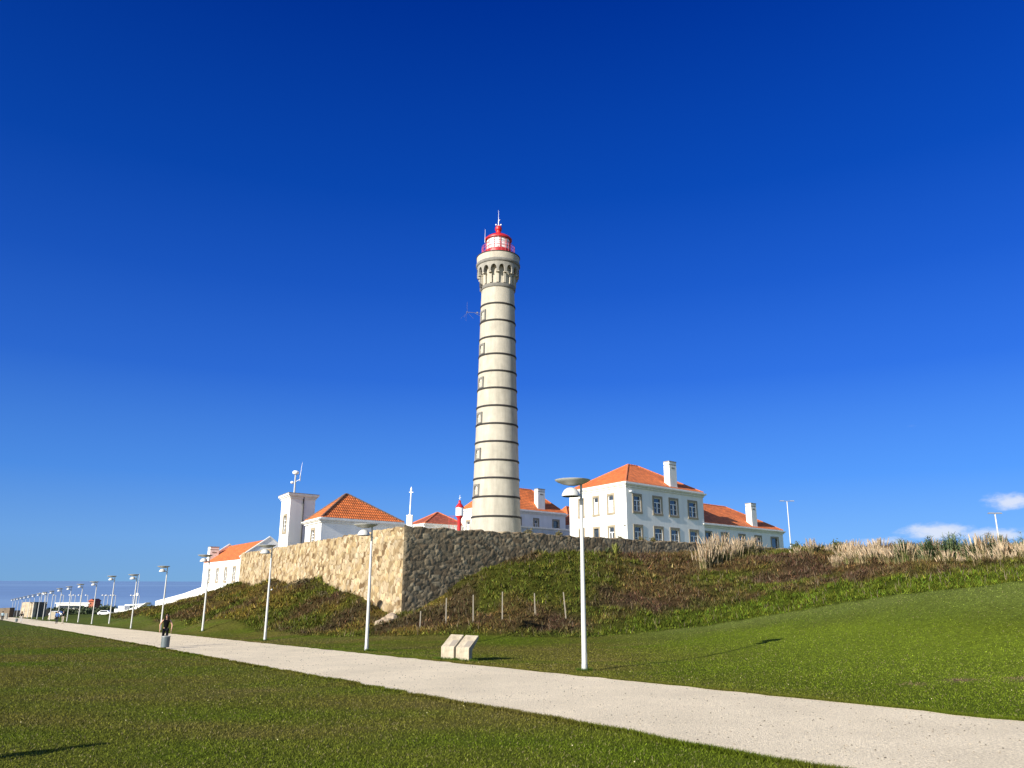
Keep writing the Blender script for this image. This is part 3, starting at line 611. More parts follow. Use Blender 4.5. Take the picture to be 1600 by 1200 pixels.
mb = MB(); mb.lathe([(.1, z+2.0), (.28, z+2.05), (.34, z+2.15), (.34, z+2.28), (.25, z+2.38), (.02, z+2.42)], (x, y), 20); mb.build('radar_dome', M['wpaint'], m_, True)
mb = MB(); mb.lathe([(.02, z+1.02), (.14, z+1.06), (.2, z+1.15), (.14, z+1.27), (.02, z+1.3)], (x-.3, y), 14); mb.tube((x-.2, y, z+1.1), (x, y, z+1.1), .03); mb.build('camera_dome', M['wpaint'], m_, True)
mb = MB(); mb.tube((x+.5, y, z+1.9), (x+.62, y, z+3.3), .028, .012, 6); mb.build('whip', M['wpaint'], m_)
# white gabled house at the left end of the wall
oW = CX+uL*58.65; uW, vW = dv(50), dv(-31)
TW = lambda a, b, z: (oW[0]+uW[0]*a+vW[0]*b, oW[1]+uW[1]*a+vW[1]*b, z)
wh = thing('gabled_house', (oW[0], oW[1], -1.5), 'long white gabled house with red tiled roof at the left end of the fort wall', 'building')
Lw, Wg, ze, za = 25.5, 7.4, 4.75, 7.25
mb = MB(); ws = [(2.2,4.0,1.75,3.9),(7.6,9.4,1.7,3.85),(13.4,15.2,1.65,3.8),(19.6,21.4,1.6,3.75)]
TLw = lambda b, d, z: TW(-d, b, z)
wall_face(mb, TLw, .35, Lw, -3, ze, [(w[0]+.25, w[1]-.25, w[2]+.25, w[3]-.25) for w in ws])
mb.add([TW(Wg,0,-3), TW(Wg,Lw,-3), TW(Wg,Lw,ze), TW(Wg,0,ze)], [(0,1,2,3)]); mb.build('wall', M['white'], wh)
for w in ws: window(TLw, 0, *w, wh, 'sash')
for b0, b1, nm in ((0, .35, 0), (Lw, Lw+.35, 1)):
    mb = MB(); pr = [(0,-3),(Wg,-3),(Wg,ze+.25),(Wg/2,za+.3),(0,ze+.25)]
    vs = [TW(a, b0, z) for a, z in pr]+[TW(a, b1, z) for a, z in pr]
    mb.add(vs, [(4,3,2,1,0),(5,6,7,8,9)]+[(i,(i+1)%5,5+(i+1)%5,5+i) for i in range(5)]); g = mb.build('gable_wall', M['white'], wh)
    mb = MB()
    for (a0, z0), (a1, z1) in (((-.12, ze+.15), (Wg/2, za+.3)), ((Wg+.12, ze+.15), (Wg/2, za+.3))):
        p = [(a0, b0-.08, z0), (a1, b0-.08, z1), (a1, b1+.08, z1), (a0, b1+.08, z0)]; mb.hexa([TW(a, b, z+.003) for a, b, z in p]+[TW(a, b, z+.17) for a, b, z in p])
    mb.build('coping', M['trim'], g)
rb = MB(); roof_face(rb, [TW(-.15, Lw, ze-.05), TW(-.15, .35, ze-.05), TW(Wg/2, .35, za), TW(Wg/2, Lw, za)]); roof_face(rb, [TW(Wg+.15, .35, ze-.05), TW(Wg+.15, Lw, ze-.05), TW(Wg/2, Lw, za), TW(Wg/2, .35, za)])
rf = rb.build('roof', M['roof'], wh); cb = MB(); tiled_line(cb, TW(Wg/2, .4, za), TW(Wg/2, Lw, za)); cb.build('ridge_tiles', M['roofcap'], rf)
chimney(wh, TW, .25, 1.6, Lw-2.6, Lw-.6, ze-.3, 7.1)
# white retaining wall stepping down from it
def wallstrip(name, pts, th, label, m='white'):
    mb = MB()
    for (x0, y0, b0, t0_), (x1, y1, b1, t1_) in zip(pts[:-1], pts[1:]):
        d = np.array([x1-x0, y1-y0], float); d /= np.linalg.norm(d); nn_ = np.array([d[1], -d[0]])*th
        mb.hexa([(x0,y0,b0),(x1,y1,b1),(x1+nn_[0],y1+nn_[1],b1),(x0+nn_[0],y0+nn_[1],b0),(x0,y0,t0_),(x1,y1,t1_),(x1+nn_[0],y1+nn_[1],t1_),(x0+nn_[0],y0+nn_[1],t0_)])
    o = mb.build(name, M[m], origin=(pts[0][0], pts[0][1], pts[0][2])); return tag(o, label, 'wall')
e_ = TW(0, Lw+.36, 0)
wallstrip('ramp_wall', [(e_[0], e_[1], -3, 1.0), (-58., 141, -4, -.25), (-71.2, 160., -5, -1.98)], .4, 'sloping white retaining wall running down behind the lamp posts from the gabled house')
s_ = thing('ramp_frame', (-78.2, 160, -6), 'white angular concrete frame sloping down to the lawn, left of the retaining wall', 'wall')
mb = MB()
def prism(mb, poly, d, m=0):
    k = len(poly); vs = [tuple(p) for p in poly]+[(p[0]+d[0], p[1]+d[1], p[2]) for p in poly]; mb.add(vs, [tuple(range(k)), tuple(range(k, 2*k))[::-1]]+[(i, k+i, k+(i+1) % k, (i+1) % k) for i in range(k)], m)
prism(mb, [(-78.4,160,-4.9),(-75.0,160,-3.7),(-73.0,160,-2.25),(-77.2,160,-3.85),(-77.3,160,-2.95),(-78.5,160,-2.95)], (.5, 1.2)); mb.build('side_wall', M['white'], s_)
mb = MB(); prism(mb, [(-77.9,161.3,-2.95),(-74.0,161.3,-2.75),(-74.0,161.3,-2.52),(-77.9,161.3,-2.72)], (.6, 2)); mb.build('top_beam', M['trim'], s_)

# ------------------------------------------------------------------ lighthouse
cx, cy = -1.93, 97.; LHC = (cx, cy)
lh = thing('lighthouse', (cx, cy, 4.3), 'tall cream round lighthouse with thin dark rings and red lantern', 'lighthouse')
zr = [37.3,34.96,32.67,30.35,28.07,25.81,23.49,21.18,18.9,16.57,14.34,12.05,9.65]
def tr(z): return float(np.interp(z, [4, 7, 8, 9.6, 12, 14.3, 16.6, 18.9, 23.5, 28, 32.7, 37.3, 40.2], [3.35, 3.22, 3.16, 3.06, 2.97, 2.87, 2.80, 2.73, 2.60, 2.48, 2.37, 2.27, 2.20]))
mb = MB(); mb.lathe([(tr(z), z) for z in list(np.linspace(4.3, 40.6, 40))], LHC, 96); mb.build('shaft', M['cream'], lh, True)
for z in zr:
    mb = MB(); r = tr(z); mb.lathe([(r-.02, z-.12), (r+.06, z-.12), (r+.085, z-.08), (r+.085, z+.08), (r+.06, z+.11), (r-.02, z+.12)], LHC, 96, cap=False); mb.build('ring_moulding', M['band'], lh, True)
az = R(236); dw = np.array([math.sin(az), math.cos(az)]); tw_ = np.array([-dw[1], dw[0]])
for k in (1, 3, 5, 7, 9, 11):
    z0 = zr[k]+.14; r = tr(z0+.6)
    Tw = lambda a, d, z, r=r: (cx+dw[0]*(r+d-.08)+tw_[0]*a, cy+dw[1]*(r+d-.08)+tw_[1]*a, z)
    f = MB(); f.box(-.62, -.38, -.1, .14, z0, z0+1.45, T=Tw); f.box(.38, .62, -.1, .14, z0, z0+1.45, T=Tw); f.box(-.38, .38, -.1, .14, z0+1.2, z0+1.45, T=Tw); f.box(-.38, .38, -.1, .17, z0, z0+.16, T=Tw)
    w = f.build('window', M['gdark'], lh); s = MB(); s.box(-.38, .38, .02, .05, z0+.16, z0+1.2, T=Tw); s.build('pane', M['glass'], w)
    s = MB(); s.box(-.03, .03, .05, .07, z0+.16, z0+1.2, T=Tw); s.box(-.38, -.03, .05, .065, z0+.66, z0+.71, T=Tw); s.box(.03, .38, .05, .065, z0+.66, z0+.71, T=Tw); s.build('sash', M['sash'], w)
# neck moulding under the arcade
mb = MB(); mb.lathe([(2.18, 39.6), (2.30, 39.64), (2.36, 39.74), (2.36, 40.05), (2.30, 40.12), (2.24, 40.15)], LHC, 96, cap=False); mb.build('neck_moulding', M['gdark'], lh, True)
mb = MB(); mb.lathe([(2.20, 40.1), (2.20, 43.0)], LHC, 96); mb.build('inner_drum', M['cream'], lh, True)
# corbelled arcade: 16 piers carrying round arches
NA = 16; ar = MB(); ro, ri = 2.83, 2.52; K = 14; zs_, zc = 41.9, 43.02
def arch_z(f):
    half = .36; x = abs(f-.5)
    if x >= half: return None
    return zs_+.05+math.sqrt(max(0, half*half-x*x))/half*.62
for b in range(NA):
    cols = []
    fl = sorted(set(list(np.linspace(0, 1, K+1))+[.14, .1401, .8599, .86]))
    for f in fl:
        a = 2*math.pi*(b+f)/NA; z = arch_z(f); z = zs_-.25 if z is None else z; cols.append((a, z))
    vs = []; fs = []
    for a, z in cols:
        for r, zz in ((ro, z), (ro, zc), (ri, z), (ri, zc)): vs.append((cx+r*math.cos(a), cy+r*math.sin(a), zz))
    for i in range(len(cols)-1):
        p, q = 4*i, 4*i+4; fs += [(p, q, q+1, p+1), (q+2, p+2, p+3, q+3), (p+2, q+2, q, p)]
    ar.add(vs, fs)
ar.build('arcade', M['gstone'], lh)
for b in range(NA):
    a = 2*math.pi*b/NA; ca, sa = math.cos(a), math.sin(a); T = lambda r, t, z: (cx+ca*r-sa*t, cy+sa*r+ca*t, z)
    mb = MB(); hw = .155; mb.hexa([T(2.1, -hw, 40.16), T(2.42, -hw, 40.16), T(2.42, hw, 40.16), T(2.1, hw, 40.16), T(2.1, -hw, zs_-.26), T(2.50, -hw, zs_-.26), T(2.50, hw, zs_-.26), T(2.1, hw, zs_-.26)])
    mb.box(2.1, 2.80, -hw-.05, hw+.05, zs_-.40, zs_-.253, T=T)
    mb.build('pier', M['cream'], lh)
mb = MB(); mb.lathe([(2.2, 42.9), (2.84, 43.0), (2.93, 43.05), (2.98, 43.16), (2.98, 43.40), (2.92, 43.48), (2.88, 43.5)], LHC, 96, cap=False); mb.build('ledge', M['gdark'], lh, True)
mb = MB(); mb.lathe([(2.88, 43.49), (2.90, 44.38)], LHC, 96, cap=False); mb.build('parapet', M['cream'], lh, True)
mb = MB(); mb.lathe([(2.90, 44.34), (2.96, 44.36), (2.96, 44.45), (2.75, 44.47), (.5, 44.47)], LHC, 96, cap=False); mb.build('deck', M['band'], lh, True)
mb = MB(); mb.lathe([(2.05, 44.48), (2.0, 44.75), (1.78, 44.95), (1.76, 45.45), (1.70, 45.5)], LHC, 48, cap=False); mb.build('lantern_base', M['red'], lh, True)
mb = MB(); mb.lathe([(1.58, 45.45), (1.58, 47.1)], LHC, 48); mb.build('lantern_blind', M['opaque'], lh, True)
mb = MB()
for i in range(12):
    a = 2*math.pi*(i+.35)/12; mb.tube((cx+1.66*math.cos(a), cy+1.66*math.sin(a), 45.45), (cx+1.66*math.cos(a), cy+1.66*math.sin(a), 47.1), .045, n=6)
for z in (46.0, 46.55): mb.lathe([(1.64, z), (1.68, z+.02), (1.64, z+.045)], LHC, 48, cap=False)
mb.build('lantern_bars', M['red'], lh)
mb = MB(); mb.lathe([(1.70, 47.0), (1.86, 47.05), (1.88, 47.2), (1.6, 47.5), (1.2, 47.75), (.75, 47.95), (.45, 48.05), (.34, 48.2), (.34, 48.5), (.44, 48.62), (.48, 48.9), (.42, 49.15), (.2, 49.32), (.03, 49.4)], LHC, 48); mb.build('dome', M['red'], lh, True)
mb = MB(); R_ = 2.22
for i in range(28):
    a = 2*math.pi*i/28; mb.tube((cx+R_*math.cos(a), cy+R_*math.sin(a), 44.46), (cx+R_*math.cos(a), cy+R_*math.sin(a), 46.0), .022, n=5)
for z in (46.0, 45.6, 45.1, 44.7):
    for i in range(28):
        a, b = 2*math.pi*i/28, 2*math.pi*(i+1)/28; mb.tube((cx+R_*math.cos(a), cy+R_*math.sin(a), z), (cx+R_*math.cos(b), cy+R_*math.sin(b), z), .022 if z < 46 else .03, n=5)
mb.build('railing', mat('rail_paint', (.55, .10, .12), .5), lh)
mb = MB(); mb.tube((cx, cy, 49.3), (cx, cy, 50.4), .05, .03); mb.tube((cx, cy, 50.3), (cx, cy, 51.7), .022, .012); mb.tube((cx-.32, cy, 49.45), (cx+.32, cy, 49.45), .025); mb.tube((cx-.05, cy, 49.9), (cx+.18, cy, 50.3), .035)
for k in (-1, 1): mb.lathe([(.01, 49.38), (.09, 49.42), (.1, 49.5), (.07, 49.58), (.01, 49.6)], (cx+k*.34, cy), 10)
mb.build('lightning_rod', M['wpaint'], lh)
mb = MB(); mb.tube((cx-1.83, cy-.5, 46.6), (cx-1.80, cy-.5, 48.6), .03, .012, 6); mb.build('whip_aerial', M['wpaint'], lh)
mb = MB(); mb.tube((cx, cy-1.95, 44.5), (cx, cy-1.72, 47.2), .025, n=6); mb.tube((cx-.9, cy-2.0, 44.6), (cx-.9, cy-2.0, 44.9), .16, .02, n=8); mb.build('ladder_pole', M['wpaint'], lh)
an = MB(); an.tube((cx-2.2, cy-.6, 36.4), (-6.05, 96.2, 36.5), .022, n=6); an.tube((-5.98, 96.2, 36.5), (-5.98, 96.2, 37.9), .010, n=5); an.lathe([(.01, 36.4), (.07, 36.45), (.07, 36.55), (.01, 36.6)], (-5.98, 96.2), 8)
for ex, ey in ((-.75, -.3), (.9, -.2), (-.2, .8), (-.3, -.8)): an.tube((-5.98, 96.2, 36.5), (-5.98+ex, 96.2+ey, 35.5), .008, n=5)
an.tube((cx-2.15, cy-.6, 35.9), (cx-3.0, cy-.65, 36.42), .02, n=5); an.box(cx-2.8, cx-2.6, cy-.72, cy-.62, 36.38, 36.55)
an.build('side_aerial', M['gdark'], lh)
mb = MB(); mb.tube((cx-2.35, cy-1.05, 39.3), (cx-2.35, cy-1.05, 41.6), .05, n=6); mb.box(cx-2.45, cx-2.2, cy-1.2, cy-.9, 39.9, 40.4); mb.build('conduit', M['dark'], lh)

# ------------------------------------------------------------------ small red and white beacon
bx, by = -5.35, 80.
bc_ = thing('beacon', (bx, by, 4.45), 'small red and white harbour beacon with white lantern left of the lighthouse', 'beacon')
mb = MB(); mb.lathe([(.3, 4.45), (.26, 4.6), (.20, 5.0), (.18, 8.1), (.24, 8.25), (.36, 8.4), (.37, 8.48), (.1, 8.5)], (bx, by), 20); mb.build('column', M['red'], bc_, True)
mb = MB(); mb.lathe([(.35, 8.49), (.40, 8.5), (.40, 9.3), (.35, 9.32)], (bx, by), 24); mb.build('lantern', M['wpaint'], bc_, True)
mb = MB(); mb.lathe([(.44, 9.32), (.43, 9.38), (.28, 9.62), (.15, 9.75), (.12, 9.9), (.14, 9.98), (.06, 10.08), (.01, 10.12)], (bx, by), 20); mb.build('cap', M['red'], bc_, True)
mb = MB(); mb.tube((bx, by, 10.1), (bx, by, 10.6), .02, n=6); mb.tube((bx-.1, by, 10.25), (bx+.1, by, 10.35), .03, n=6); mb.build('vane', M['wpaint'], bc_)
rl = thing('railing', (bx-1.1, by, 4.45), 'thin red metal railing beside the small beacon', 'railing')
for i in range(3):
    mb = MB(); x = bx-1.05+.42*i; mb.tube((x, by-.1, 4.45), (x, by-.1, 8.45), .022, n=6); mb.build('post', M['red'], rl)
mb = MB()
for z in (7.9, 8.45): mb.tube((bx-1.05, by-.1, z), (bx-.2, by-.1, z), .02, n=6)
mb.build('rail', M['red'], rl)
# pier with pole on the wall corner
pr = thing('wall_pier', (-6.6, 52, 5.2), 'small white pier with slim pole standing on the fort corner', 'pillar')
mb = MB(); mb.box(-6.98, -6.6, 51.75, 52.1, 5.0, 6.12); mb.box(-7.0, -6.58, 51.73, 52.12, 6.122, 6.2); mb.build('pier', M['trim'], pr)
mb = MB(); mb.tube((-6.79, 51.9, 6.2), (-6.75, 51.9, 7.9), .045, .04); mb.lathe([(.09, 6.2), (.09, 6.25), (.03, 6.3)], (-6.79, 51.9), 10); mb.build('pole', M['wpaint'], pr)
mb = MB(); mb.tube((-6.89, 51.9, 7.72), (-6.61, 51.9, 7.72), .035); mb.lathe([(.02, 7.8), (.08, 7.86), (.05, 7.98), (.01, 8.1)], (-6.75, 51.9), 8); mb.build('pole_light', M['wpaint'], pr)

# ------------------------------------------------------------------ street lamps along the path
LS = [18.1+14.5*i for i in range(21)]; LS[1] = 33.0; LS[2] = 47.1
lab = ['nearest tall white path lamp, standing on the lawn right of the stone lecterns', 'second nearest path lamp, in front of the fort corner', 'third path lamp from the right, in front of the cream stone wall', 'fourth path lamp from the right, in front of the gabled white house', 'fifth path lamp from the right, directly behind the woman and the bin', 'sixth path lamp from the right, left of the retaining wall end', 'seventh path lamp from the right, beside the white ramp frame', 'eighth path lamp from the right, in front of the parked white vehicles', 'ninth path lamp from the right, against the dark trees', 'tenth path lamp from the right, just right of the couple in dark trousers', 'eleventh path lamp from the right, directly behind the couple', 'twelfth path lamp from the right, in front of the pale stone slab']
lamps = []
def lamp_proto():
    t = thing('path_lamp', (0, 0, 0), lab[0], 'street lamp', 'lamp posts along the path')
    mb = MB(); mb.lathe([(.082, -.15), (.080, .12), (.076, .35), (.072, 1.2), (.047, 4.72), (.046, 4.9)], (0, 0), 20); mb.build('pole', M['lampwhite'], t, True)
    mb = MB(); mb.lathe([(.038, 4.9), (.038, 5.42)], (0, 0), 16); mb.lathe([(.056, 4.86), (.056, 4.93)], (0, 0), 16); mb.build('upper_pole', M['lampgrey'], t, True)
    mb = MB(); mb.lathe([(.088, -.02), (.088, .16), (.078, .2)], (0, 0), 16); mb.box(-.03, .03, -.088, -.07, .18, .5); mb.build('base_collar', M['lampgrey'], t, True)
    c = (-.33, 0); mb = MB(); mb.lathe([(.02, 5.30), (.16, 5.305), (.33, 5.345), (.46, 5.40), (.535, 5.45), (.54, 5.465), (.50, 5.475), (.30, 5.49), (.02, 5.50)], c, 40); mb.build('reflector_dish', M['lampgrey'], t, True)
    c = (-.40, 0); mb = MB(); mb.lathe([(.275, 4.97), (.28, 5.0), (.26, 5.06), (.20, 5.16), (.12, 5.215), (.02, 5.235)], c, 32, cap=False); h = mb.build('projector_hood', M['lampwhite'], t, True)
    mb = MB(); mb.lathe([(.26, 4.985), (.24, 4.955), (.02, 4.945)], c, 32, cap=True); mb.build('lens', M['dark'], h, True)
    mb = MB(); mb.tube((-.16, 0, 5.0), (-.03, 0, 5.0), .028); mb.build('arm', M['lampgrey'], t)
    return t
lp = lamp_proto(); rzl = math.atan2(NN[1], NN[0])
for i, s in enumerate(LS):
    p = PD*s+NN*15.12; z = gz(*p); L = lab[i] if i < len(lab) else None
    if L is None:
        k = i-12; L = ['thirteenth path lamp from the right, right of the ruined stone hut', 'fourteenth path lamp from the right, at the right side of the ruined stone hut', 'fifteenth path lamp from the right, over the middle of the ruined stone hut', 'sixteenth path lamp from the right, at the left side of the ruined stone hut', 'seventeenth path lamp from the right, above the person in pale trousers', 'fifth farthest path lamp on the left', 'fourth farthest path lamp on the left', 'third farthest path lamp on the left', 'farthest path lamp, beside the row of grey slabs'][k]
    if i == 0: lp.location = (*p, z); lp.rotation_euler = (0, 0, rzl); lp['label'] = L
    else: copy_thing(lp, (*p, z), rzl, L)

# ------------------------------------------------------------------ stone lecterns, stakes, bins
def lectern(x, y, rz, label):
    t = thing('stone_lectern', (x, y, gz(x, y)), label, 'information stone', 'two stone information lecterns by the path')
    z = gz(x, y)-.03; w = .30
    T = lambda a, b, c_: (x+a, y+b, z+c_)
    prof = [(0, 0), (.20, 0), (.205, .36), (.60, .78), (.56, .86), (0, .45)]
    mb = MB(); vs = [T(-w, b, c_) for b, c_ in prof]+[T(w, b, c_) for b, c_ in prof]; k = len(prof)
    mb.add(vs, [tuple(range(k)), tuple(range(k, 2*k))[::-1]]+[(i, k+i, k+(i+1) % k, (i+1) % k) for i in range(k)])
    t2 = mb.build('stone_block', M['plaque'], t)
    bv = t2.modifiers.new('bevel', 'BEVEL'); bv.width = .012; bv.segments = 2
    n = np.array([0., -(.86-.45), .56]); n /= np.linalg.norm(n); d = np.array([0, .56, .41]); d /= np.linalg.norm(d)
    def on(a, q, h): base = np.array([a, 0, .45])+d*q+n*h; return T(*base)
    mb = MB(); a0, a1, q0, q1 = .02, .26, .07, .38
    mb.hexa([on(a0, q0, .001), on(a1, q0, .001), on(a1, q1, .001), on(a0, q1, .001), on(a0, q0, .006), on(a1, q0, .006), on(a1, q1, .006), on(a0, q1, .006)]); mb.build('plate', M['plaque2'], t)
    mb = MB()
    for i in range(8):
        q = .30+.035*i; l = .24+.03*math.sin(i*2.3); mb.hexa([on(-l, q, .001), on(-.02 if i < 3 else l*.8, q, .001), on(-.02 if i < 3 else l*.8, q+.009, .001), on(-l, q+.009, .001), on(-l, q, .003), on(-.02 if i < 3 else l*.8, q, .003), on(-.02 if i < 3 else l*.8, q+.009, .003), on(-l, q+.009, .003)])
    mb.build('engraved_lines', M['surround'], t)
    t.rotation_euler = (0, 0, rz); return t
lectern(-2.32, 29.55, R(-35), 'left one of two pale stone information lecterns on the lawn')
lectern(-1.76, 29.28, R(-35), 'right one of two pale stone information lecterns, nearer the tall lamp')
stk = [(-5.21,46.5,1.0,.03,0),(-3.73,46.5,1.3,.0,0),(-2.17,46.5,1.45,-.02,0),(-.51,46.5,1.5,.0,0),(1.38,46.5,1.28,-.05,0),(3.16,46.5,1.5,-.16,0)]
sl = ['leftmost and shortest wooden stake on the bank, nearest the fort corner', 'second wooden stake from the fort corner', 'third wooden stake from the fort corner', 'fourth wooden stake from the fort corner', 'fifth wooden stake from the fort corner, slightly tilted', 'rightmost wooden stake on the bank, clearly leaning left']
for (x, y, h, ln, _), L in zip(stk, sl):
    # where the stake meets the bank along the same slope contour
    y = y-.6; z = gz(x, y); mb = MB(); mb.hexa([(x-.036,y-.036,z-.3),(x+.036,y-.036,z-.3),(x+.036,y+.036,z-.3),(x-.036,y+.036,z-.3),(x-.028+ln,y-.028,z+h),(x+.028+ln,y-.028,z+h),(x+.028+ln,y+.028,z+h+.03),(x-.028+ln,y+.028,z+h+.03)])
    o = mb.build('stake', M['stake'], origin=(x, y, z)); tag(o, L, 'wooden stake', 'wooden stakes on the bank')
def litter_bin(x, y, label):
    z = gz(x, y); t = thing('litter_bin', (x, y, z), label, 'litter bin', 'litter bins on the near edge of the path')
    mb = MB(); mb.lathe([(.055, z-.1), (.055, z+.25)], (x, y), 12); mb.build('post', M['dark'], t)
    mb = MB(); mb.lathe([(.17, z+.09), (.19, z+.10), (.195, z+.58), (.18, z+.585), (.175, z+.30), (.01, z+.30)], (x, y), 28); mb.build('drum', M['bin'], t, True)
    mb = MB(); mb.lathe([(.197, z+.555), (.207, z+.56), (.207, z+.60), (.197, z+.605)], (x, y), 28, cap=False); mb.build('rim', M['steel'], t, True)
litter_bin(-16.58, 38.84, 'grey cylindrical litter bin on the path edge in front of the woman')
litter_bin(-81.8, 133., 'far dark litter bin on the path edge near the person in pale trousers')

# ------------------------------------------------------------------ people
def skinmat(n, c): return mat(n, c, .6, noise=(8, .08, 2))
MS = skinmat('skin', (.50, .28, .19)); MH = mat('hair_dark', (.008, .006, .005), .9, spec=.08)
def skin(name, pts, edges, rad, m, parent, root, sub=2):
    me = bpy.data.meshes.new(name); me.from_pydata(pts, edges, []); me.materials.append(m)
    o = bpy.data.objects.new(name, me); C.objects.link(o); o.parent = parent
    md = o.modifiers.new('skin', 'SKIN'); md.use_smooth_shade = True
    for i, v_ in enumerate(me.skin_vertices[0].data):
        r = rad[i]; v_.radius = r if isinstance(r, tuple) else (r, r); v_.use_root = (i == root)
    s = o.modifiers.new('sub', 'SUBSURF'); s.levels = sub; s.render_levels = sub
    return o
def person(x, y, face, label, H=1.68, top=(.006, .006, .007), legs=(.008, .009, .012), hair='long', hairc=None, skinc=MS, sleeves=False, stride=.22, armsw=.12, glasses=False, elbow=.05, lean=0.):
    z = gz(x, y)+.02; t = thing('person', (x, y, z), label, 'person'); t.rotation_euler = (0, 0, face); k = H/1.7
    mt = mat('top_cloth', top, .95, noise=(6, .12, 3), spec=.05); ml = mat('leg_cloth', legs, .95, noise=(6, .12, 3), spec=.05); msh = mat('shoe', (.02, .02, .02), .6)
    # local frame: facing -Y, x to the figure's left... joints
    J = {'pel': (0, 0, .93), 'wai': (0, .0, 1.06), 'che': (0, .0-lean, 1.27), 'nek': (0, .01-lean, 1.43), 'hd0': (0, -.0-lean, 1.50), 'hd1': (0, -.015-lean, 1.60), 'hd2': (0, -.005-lean, 1.66)}
    for s_, q in ((-1, 'l'), (1, 'r')):
        st = stride*s_; ar = -armsw*s_
        J['hip'+q] = (.09*s_, 0, .88); J['kne'+q] = (.095*s_, -st*.55-.03, .48); J['ank'+q] = (.10*s_, -st*.8+.03, .08+.04*(st < 0)); J['toe'+q] = (.11*s_, -st*.8-.13, .035)
        J['sho'+q] = (.165*s_, .0-lean, 1.38); J['elb'+q] = (.215*s_+elbow*s_, .03+ar*.4-lean, 1.12); J['wri'+q] = (.23*s_+elbow*s_*.6, -.03+ar-lean, .90)
    for a in J: J[a] = tuple(c_*k for c_ in J[a])
    def sk(name, seq, rad, m, par=t, root=0, sub=2):
        names = list(rad); pts = [J[a] for a in names]; return skin(name, pts, [(names.index(a), names.index(b)) for a, b in seq], [tuple(c_*k for c_ in (r if isinstance(r, tuple) else (r, r))) for r in rad.values()], m, par, root, sub)
    body = sk('body', [('pel','wai'),('wai','che'),('che','nek'),('nek','hd0'),('hd0','hd1'),('hd1','hd2'),('che','shol'),('che','shor'),('shol','elbl'),('shor','elbr'),('elbl','wril'),('elbr','wrir'),('pel','hipl'),('pel','hipr'),('hipl','knel'),('hipr','kner'),('knel','ankl'),('kner','ankr'),('ankl','toel'),('ankr','toer')],
       {'pel': (.09,.06), 'wai': (.08,.06), 'che': (.11,.075), 'nek': .048, 'hd0': (.062,.07), 'hd1': (.075,.092), 'hd2': (.055,.07), 'shol': .05, 'shor': .05, 'elbl': .036, 'elbr': .036, 'wril': .024, 'wrir': .024, 'hipl': .055, 'hipr': .055, 'knel': .042, 'kner': .042, 'ankl': .032, 'ankr': .032, 'toel': .03, 'toer': .03}, skinc)
    for q, s_ in (('l', -1), ('r', 1)):   # hands: palm with five curled fingers
        wx, wy, wz = J['wri'+q]; pts = [(wx, wy, wz), (wx, wy-.012, wz-.05), (wx, wy-.02, wz-.085)]; ed = [(0, 1), (1, 2)]; rd_ = [.022, (.017, .036), (.014, .034)]
        for fi in range(4):
            yy = wy-.02+(fi-1.5)*.019; l = [.034, .040, .038, .030][fi]; a_ = len(pts)
            pts += [(wx, yy, wz-.10), (wx-.006*s_, yy-.004, wz-.10-l), (wx-.02*s_, yy-.008, wz-.10-l*1.75)]; ed += [(2, a_), (a_, a_+1), (a_+1, a_+2)]; rd_ += [.0095, .0085, .007]
        a_ = len(pts); pts += [(wx-.012*s_, wy-.045, wz-.06), (wx-.02*s_, wy-.060, wz-.095)]; ed += [(1, a_), (a_, a_+1)]; rd_ += [.011, .008]
        skin('hand', pts, ed, rd_, skinc, t, 0, 1)
    ar_ = {'che': (.150,.112), 'wai': (.130,.102), 'pel': (.148,.118), 'nek': .058, 'shol': .062, 'shor': .062}; ar_.update({'hipl': (.10,.10), 'hipr': (.10,.10)}); seq = [('che','wai'),('wai','pel'),('pel','hipl'),('pel','hipr'),('che','nek'),('che','shol'),('che','shor')]
    if sleeves: ar_.update({'elbl': .050, 'elbr': .050, 'wril': .036, 'wrir': .036}); seq += [('shol','elbl'),('shor','elbr'),('elbl','wril'),('elbr','wrir')]
    sk('jacket' if sleeves else 'top', seq, ar_, mt)
    sk('trousers', [('pel','hipl'),('pel','hipr'),('hipl','knel'),('hipr','kner'),('knel','ankl'),('kner','ankr')], {'pel': (.13,.10), 'hipl': .088, 'hipr': .088, 'knel': .062, 'kner': .062, 'ankl': .046, 'ankr': .046}, ml)
    for q in 'lr': skin('shoe', [J['ank'+q], J['toe'+q]], [(0, 1)], [.045*k, (.045*k, .035*k)], msh, t, 0, 1)
    hx, hy, hz = J['hd1']; mh = MH if hairc is None else mat('hair', hairc, .7)
    hp = [(hx, hy+.005*k, hz+.095*k), (hx, hy+.05*k, hz+.01*k), (hx, hy+.07*k, hz-.08*k)]; hr = [(.092*k, .088*k), (.105*k, .08*k), (.09*k, .05*k)]
    if hair == 'long': hp += [(hx, hy+.08*k, hz-.2*k), (hx, hy+.085*k, hz-.30*k), (hx+.085*k, hy-.015*k, hz-.0*k), (hx+.10*k, hy-.05*k, hz-.2*k), (hx+.09*k, hy-.08*k, hz-.32*k), (hx-.085*k, hy-.015*k, hz-.0*k), (hx-.10*k, hy-.04*k, hz-.18*k)]; hr += [(.085*k, .035*k), (.06*k, .025*k), .032*k, .042*k, .03*k, .032*k, .035*k]; he = [(0, 1), (1, 2), (2, 3), (3, 4), (1, 5), (5, 6), (6, 7), (1, 8), (8, 9)]
    else: he = [(0, 1), (1, 2)]
    skin('hair', hp, he, hr, mh, t, 1)
    mb = MB(); fy = hy-.092*k; off = LOC[t.name]
    def W3(p): return tuple(np.array(p)+off)
